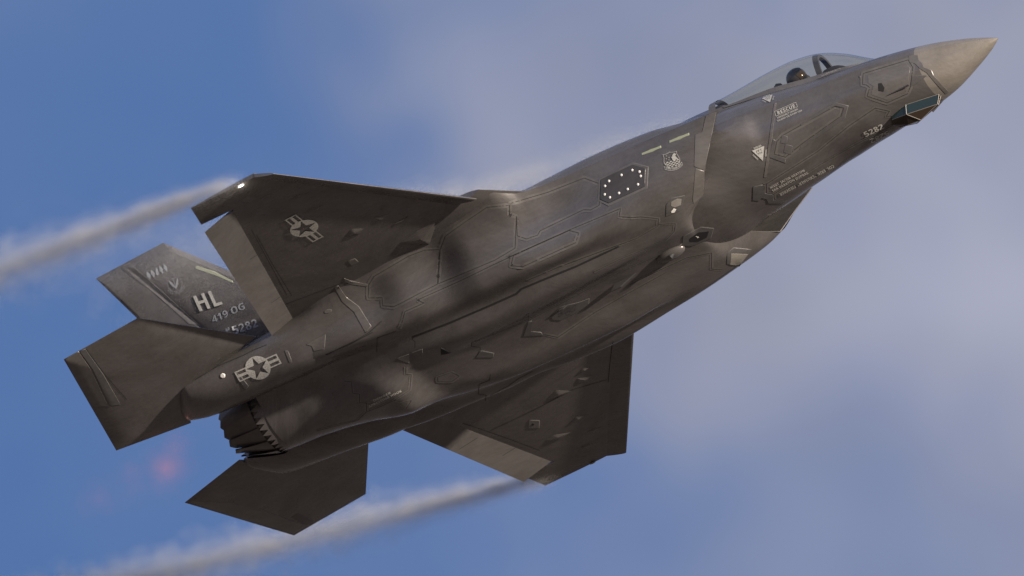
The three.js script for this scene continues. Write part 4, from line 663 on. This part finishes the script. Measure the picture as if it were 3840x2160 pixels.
const crest = (c, W, H, kind) => {
  const sx = (u) => W * u, sy = (v) => H * v; c.lineWidth = W * 0.022;
  const shield = () => { c.beginPath(); c.moveTo(sx(0.12), sy(0.10)); c.quadraticCurveTo(sx(0.32), sy(0.13), sx(0.5), sy(0.05)); c.quadraticCurveTo(sx(0.68), sy(0.13), sx(0.88), sy(0.10)); c.bezierCurveTo(sx(0.80), sy(0.30), sx(1.0), sy(0.42), sx(0.90), sy(0.62)); c.quadraticCurveTo(sx(0.80), sy(0.84), sx(0.5), sy(0.95)); c.quadraticCurveTo(sx(0.20), sy(0.84), sx(0.10), sy(0.62)); c.bezierCurveTo(sx(0.0), sy(0.42), sx(0.20), sy(0.30), sx(0.12), sy(0.10)); c.closePath(); };
  shield(); c.stroke(); c.save(); shield(); c.clip();
  if (kind === 'wing') {
    for (let j = 0; j < 5; j++) for (let i = 0; i < 9; i++) if ((i + j) % 2) c.fillRect(sx(0.08 + i * 0.1), sy(0.50 + j * 0.062), sx(0.1), sy(0.062));
    for (const [x, y] of [[0.28, 0.20], [0.40, 0.30], [0.24, 0.34], [0.36, 0.42]]) { c.beginPath(); for (let k = 0; k < 8; k++) { const R = (k % 2 ? 0.015 : 0.05), a = k * Math.PI / 4; c.lineTo(sx(x + R * Math.cos(a)), sy(y + R * 0.8 * Math.sin(a))); } c.fill(); }
    c.beginPath(); c.moveTo(sx(0.55), sy(0.5)); c.lineTo(sx(0.52), sy(0.34)); c.lineTo(sx(0.62), sy(0.22)); c.lineTo(sx(0.72), sy(0.16)); c.lineTo(sx(0.82), sy(0.22)); c.lineTo(sx(0.74), sy(0.30)); c.lineTo(sx(0.84), sy(0.5)); c.closePath(); c.fill();
  } else {
    c.beginPath(); for (const s of [-1, 1]) { c.moveTo(sx(0.5), sy(0.74)); c.quadraticCurveTo(sx(0.5 + s * 0.30), sy(0.5), sx(0.5 + s * 0.28), sy(0.22)); c.quadraticCurveTo(sx(0.5 + s * 0.12), sy(0.34), sx(0.5), sy(0.66)); } c.fill();
    c.fillRect(sx(0.48), sy(0.2), sx(0.04), sy(0.5)); c.fillRect(sx(0.36), sy(0.2), sx(0.28), sy(0.03));
  }
  c.restore();
  c.lineWidth = W * 0.02; c.globalCompositeOperation = 'destination-out'; c.beginPath(); c.moveTo(sx(0.02), sy(0.70)); c.quadraticCurveTo(sx(0.5), sy(1.02), sx(0.98), sy(0.70)); c.lineTo(sx(0.98), sy(0.84)); c.quadraticCurveTo(sx(0.5), sy(1.14), sx(0.02), sy(0.84)); c.closePath(); c.fill(); c.globalCompositeOperation = 'source-over'; c.stroke();
  const s = kind === 'wing' ? '419TH FIGHTER WING' : 'U.S. AIR FORCE'; for (let k = 0; k < s.length; k++) { const t = (k + 0.5) / s.length, x = 0.08 + 0.84 * t, y = 0.79 + 0.135 * (1 - (2 * t - 1) ** 2); c.save(); c.translate(sx(x), sy(y)); c.rotate(-(2 * t - 1) * 0.45); stencil(c, s[k], 0, 0, H * 0.085, 0, 'center'); c.restore(); }
};
const DRAW = {
  rescue: ['rescue_marking', 'boxed rescue lettering beside the cockpit', 640, 300, (c, W, H) => { c.lineWidth = 9; c.strokeRect(10, 10, 520, 120); stencil(c, 'RESCUE', 50, 74, 110, 440); stencil(c, 'EMERGENCY CANOPY', 20, 182, 52, 500); stencil(c, 'RELEASE ON OTHER SIDE', 0, 250, 52, 600); }],
  intake_warning: ['warning_triangle', 'pale intake danger triangle ahead of the intake', 320, 320, (c, W, H) => dangerTriangle(c, W, H, ['JET', 'INTAKE'])],
  canopy_warning: ['warning_triangle', 'pale danger triangle below the canopy', 320, 300, (c, W, H) => dangerTriangle(c, W, H, ['EJECTION', 'SEAT'])],
  sill_text: ['warning_lettering', undefined, 512, 80, (c) => { stencil(c, 'WARNING: DO NOT', 130, 20, 34, 370); stencil(c, 'WITHIN 3 INCHES', 0, 58, 34, 400); }],
  number: ['number_lettering', 'pale number 5282 on the nose gear door', 400, 130, (c, W, H) => stencil(c, '5282', 8, 68, 140, 384)],
  number_flipped: ['number_lettering', 'pale number 5282 facing the far side', 400, 130, (c, W, H) => stencil(c, '5282', 8, 68, 140, 384)],
  crew_names: ['name_lettering', 'two rows of crew name lettering', 700, 150, (c) => { stencil(c, 'MSGT  JACOB HEATON', 10, 42, 60, 640); stencil(c, 'SRA BRAXTON DUPRAS', 10, 112, 60, 660); }],
  crew_names_flipped: ['name_lettering', 'row of crew name lettering facing the far side', 1024, 84, (c) => stencil(c, 'COL  ERIK  "CRUSHER"  FIEDERER', 6, 44, 70, 1010)],
  wing_emblem: ['unit_emblem', 'pale shield emblem with a chequered lower half', 360, 420, (c, W, H) => crest(c, W, H, 'wing')],
  wing_roundel: ['star_insignia', 'low-visibility star and bars on the wing underside', 512, 280, starRoundel],
  boom_roundel: ['star_insignia', 'low-visibility star and bars beside the engine', 512, 280, starRoundel],
  hook_text: ['hook_lettering', 'arresting hook danger lettering on the belly', 640, 150, (c) => { stencil(c, 'DANGER', 120, 42, 66, 330); stencil(c, 'ARRESTING HOOK', 6, 112, 66, 620); }],
  tail_code: ['tail_code_lettering', 'pale HL letters with dark drop shadow on the tail', 400, 400, (c, W, H) => { c.save(); c.fillStyle = '#101114'; stencil(c, 'HL', 6, 214, 380, 330); c.restore(); stencil(c, 'HL', 30, 200, 380, 330); }],
  tail_unit: ['tail_unit_lettering', 'pale outlined unit lettering on the tail', 640, 180, (c) => { c.fillStyle = '#9ea1a6'; stencil(c, '419 OG', 8, 92, 170, 610); }],
  tail_serial: ['tail_serial_lettering', 'pale outlined serial number low on the tail', 640, 170, (c) => { c.fillStyle = '#9ea1a6'; stencil(c, 'AF', 6, 50, 70, 90); stencil(c, '5282', 120, 88, 170, 500); }],
  tail_crest: ['unit_emblem', 'thin pale shield emblem on the tail', 340, 420, (c, W, H) => { c.strokeStyle = c.fillStyle = '#969a9f'; crest(c, W, H, 'tail'); }],
  tail_diamonds: ['diamond_marking', 'row of pale diamonds near the tail tip', 480, 200, (c, W, H) => { c.fillStyle = '#9da2a8'; for (const k of [0, 1, 3, 4]) { const x = W * (0.1 + k * 0.2); c.beginPath(); c.moveTo(x, 10); c.lineTo(x + W * 0.085, H / 2); c.lineTo(x, H - 10); c.lineTo(x - W * 0.085, H / 2); c.fill(); } c.beginPath(); c.ellipse(W * 0.5, H * 0.5, W * 0.06, H * 0.36, 0.3, 0, 7); c.fill(); }],
};
for (const [k, q] of PRINT) { const [name, label, W, H, f] = DRAW[k]; decal(name, q, label, W, H, f); }

// ---------------------------------------------------------------- dorsal fairings, antenna, lamps
{
  const rows = [];
  for (const [x, ry, rz] of [[5.90, 0.0, 0.0], [5.901, 0.21, 0.15], [5.93, 0.24, 0.175], [6.3, 0.245, 0.19], [6.9, 0.20, 0.18], [7.5, 0.12, 0.14], [7.9, 0.03, 0.08]]) rows.push(along(0, Math.PI, 20).map((a) => [x, 0.62 + ry * Math.sin(a), 0.80 + rz * Math.cos(a)]));
  const g = sheet(rows, 0.6);
  for (const [s] of sides) part('dorsal_fairing', s > 0 ? g : flipZ(g), MAT.skin, jet);
  // blade antenna under the belly
  const bl = new THREE.Shape([[0, 0.03], [0.46, 0.03], [0.56, -0.10], [0.40, -0.10]].map(([a, b]) => new THREE.Vector2(a, b)));
  const bg = new THREE.ExtrudeGeometry(bl, { depth: 0.02, bevelEnabled: true, bevelSize: 0.008, bevelThickness: 0.008, bevelSegments: 1 }); bg.rotateY(Math.PI); bg.translate(-6.72, -0.82, 0.01);
  part('blade_antenna', bg, MAT.dark, jet, 'dark swept blade antenna under the belly');
  const bg2 = bg.clone(); bg2.scale(0.45, 0.45, 0.8); bg2.translate(-4.9, -0.47, 0.12); part('blade_antenna', bg2, MAT.dark, jet);
  // rounded fairing with a dark vent ahead of the antenna
  const dome = new THREE.SphereGeometry(0.2, 24, 12); dome.scale(1.3, 0.42, 0.62); dome.translate(-6.17, -0.815, 0.02); const dm = part('belly_fairing', dome, MAT.skin, jet, 'small bright domed fairing on the belly');
  const hole = new THREE.ConeGeometry(0.055, 0.12, 5); hole.rotateZ(-1.2); hole.translate(-6.10, -0.875, 0.06); part('vent_hole', hole, MAT.black, dm);
  // wing tip lamps
  const lampM = new THREE.MeshStandardMaterial({ color: new THREE.Color().setRGB(0.8, 0.8, 0.8), emissive: new THREE.Color().setRGB(1, 0.97, 0.9), emissiveIntensity: 2.2, roughness: 0.2 });
  for (const [s] of sides) { const l = new THREE.SphereGeometry(0.05, 18, 10); l.scale(1.1, 0.3, 0.3); l.translate(-10.60, 0.185, 5.31 * s); part('position_lamp', l, s > 0 ? lampM : MAT.lens, jet, s > 0 ? 'lit white lamp on the wing tip' : 'unlit lamp on the wing tip'); if (s < 0) continue; const b = new THREE.PointLight(0xfff4e0, 0.05); b.position.copy(new THREE.Vector3(-10.60, 0.12, 5.33 * s).applyQuaternion(jet.quaternion).add(jet.position)); scene.add(b); }
  const pr = new THREE.ConeGeometry(0.02, 0.26, 8); pr.rotateZ(-1.2); pr.translate(-1.36, -0.40, -0.30); part('air_data_probe', pr, MAT.dark, jet);
}

// ---------------------------------------------------------------- condensation: clouds of minute droplets
// one puff of droplets, repeated along the trails, each droplet facing out of the puff
function puff(n, spread, size) {
  const pos = new Float32Array(n * 9), nor = new Float32Array(n * 9), a = new THREE.Vector3(), b = new THREE.Vector3();
  for (let k = 0; k < n; k++) {
    const q = [gauss() * spread, gauss() * spread, gauss() * spread], l = Math.hypot(...q); a.set(gauss(), gauss(), gauss()).normalize(); b.set(gauss(), gauss(), gauss()).cross(a).normalize();
    for (let j = 0; j < 3; j++) { const t = j * 2.0944, r = size * 0.577, o = k * 9 + j * 3; pos[o] = q[0] + r * (a.x * Math.cos(t) + b.x * Math.sin(t)); pos[o + 1] = q[1] + r * (a.y * Math.cos(t) + b.y * Math.sin(t)); pos[o + 2] = q[2] + r * (a.z * Math.cos(t) + b.z * Math.sin(t)); nor[o] = q[0] / l; nor[o + 1] = q[1] / l; nor[o + 2] = q[2] / l; }
  }
  const g = new THREE.BufferGeometry(); g.setAttribute('position', new THREE.BufferAttribute(pos, 3)); g.setAttribute('normal', new THREE.BufferAttribute(nor, 3)); return g;
}
function vapour(name, label, n, geo, sample, mat) {
  const m = new THREE.InstancedMesh(geo, mat, n), M = new THREE.Matrix4(), S = new THREE.Vector3(), T = new THREE.Vector3(), Q = new THREE.Quaternion(); let k = 0, tries = 0;
  while (k < n && tries++ < n * 40) { const p = sample(); if (!p) continue; const s = 0.7 + 0.6 * rnd(); m.setMatrixAt(k++, M.compose(T.set(-p[0], p[1], p[2]), Q, S.set(s * (rnd() < 0.5 ? -1 : 1), s * (rnd() < 0.5 ? -1 : 1), s))); }
  m.count = k; m.name = name; m.userData = { kind: 'stuff', label, category: 'vapour' }; m.position.copy(jet.position); m.quaternion.copy(jet.quaternion); m.castShadow = m.receiveShadow = true; scene.add(m); return m;
}
const drops = new THREE.MeshPhysicalMaterial({ color: new THREE.Color().setRGB(0.99, 0.99, 0.99), roughness: 1, transmission: 0.5, thickness: 0, specularIntensity: 0, side: THREE.DoubleSide });
function trail(o, d, len, rad) {                                             // a ragged tube of droplets along o + d * s
  return () => {
    const s = len * rnd() ** 0.78, R = rad(s), r = Math.abs(gauss()) * 0.42 * R, a = 6.2831853 * rnd();
    const y = r * Math.cos(a), z = r * Math.sin(a), X = o[0] + d[0] * s, Y = o[1] + d[1] * s + y, Z = o[2] + d[2] * s + z;
    const lump = fbm(X * 1.3, Y * 2.0, Z * 2.0, 4);
    if (r > R * (1.05 + 0.35 * lump)) return null;
    if (rnd() > 0.95 + 0.3 * lump) return null;
    if (rnd() > smooth(0, 0.5, s)) return null;
    return [X, Y, Z];
  };
}
const dense_ = puff(1700, 0.070, 0.0016), thin = puff(1500, 0.10, 0.0014);
vapour('vapour_trail', 'white vapour trail streaming off the wing tip with the star insignia', 4000, dense_, trail([10.55, 0.27, 5.34], [1, 0.132, 0.0], 8.0, (s) => 0.05 + 0.58 * smooth(-0.4, 5.0, s)), drops);
vapour('vapour_trail_001', 'white vapour trail streaming off the far wing tip below the tail', 5000, dense_, trail([11.15, 0.25, -5.22], [1, 0.226, 0.04], 10.0, (s) => 0.10 + 0.50 * smooth(-0.6, 4.5, s)), drops);
// thinner mist over the shoulder and the wing, drifting back past the tail
{
  const path = [[4.9, 0.42, 1.25, 0.04, 0.10], [5.8, 0.70, 1.15, 0.07, 0.14], [7.2, 0.72, 1.35, 0.12, 0.34], [8.4, 0.50, 2.0, 0.16, 1.3], [9.6, 0.46, 2.8, 0.18, 1.3], [11.0, 0.60, 3.1, 0.40, 1.0], [12.6, 1.25, 2.9, 0.60, 1.0], [14.0, 1.95, 2.7, 0.75, 0.6], [15.4, 2.3, 2.6, 0.8, 0.2]];
  const xs = path.map((q) => q[0]), f = (k, x) => pchip(xs, path.map((q) => q[k]), x);
  vapour('wing_mist', 'thin white mist over the intake shoulder, wing root and tail', 2500, thin, () => { const x = 4.9 + 10.5 * rnd(), R = f(3, x), p = [x, f(1, x) + gauss() * R * 0.55, f(2, x) + gauss() * R * 0.8]; if (p[1] < 0.34 + 0.1 * smooth(5, 9, x) || rnd() > f(4, x) / 1.3) return null; if (rnd() > 0.75 + 0.5 * fbm(p[0] * 0.9, p[1] * 1.6, p[2] * 1.6, 3)) return null; return p; }, drops);
}
// the faint pink glow of the exhaust
{
  const glow = new THREE.MeshStandardMaterial({ color: new THREE.Color().setRGB(0.3, 0.16, 0.15), emissive: new THREE.Color().setRGB(0.75, 0.26, 0.24), emissiveIntensity: 0.5, roughness: 1, side: THREE.DoubleSide });
  const cells = [[15.35, -0.02, 0, 0.20, 0.11, 0.60], [15.1, 0.28, 0, 0.18, 0.09, 0.30], [16.65, 0.05, 0, 0.26, 0.15, 0.40], [15.9, 0.05, 0, 0.6, 0.20, 0.45]];
  const m = vapour('exhaust_flame', 'faint pink exhaust flame glowing behind the nozzle', 95, thin, () => { const c = cells[Math.floor(rnd() * 4)]; if (rnd() > c[5]) return null; return [c[0] + gauss() * c[3] * 0.6, c[1] + gauss() * c[4], c[2] + gauss() * c[4]]; }, glow);
  const l = new THREE.PointLight(new THREE.Color().setRGB(1, 0.35, 0.3), 0.03); l.position.copy(new THREE.Vector3(-15.4, 0.0, 0).applyQuaternion(jet.quaternion).add(jet.position)); scene.add(l);
}
renderer.render(scene, camera);
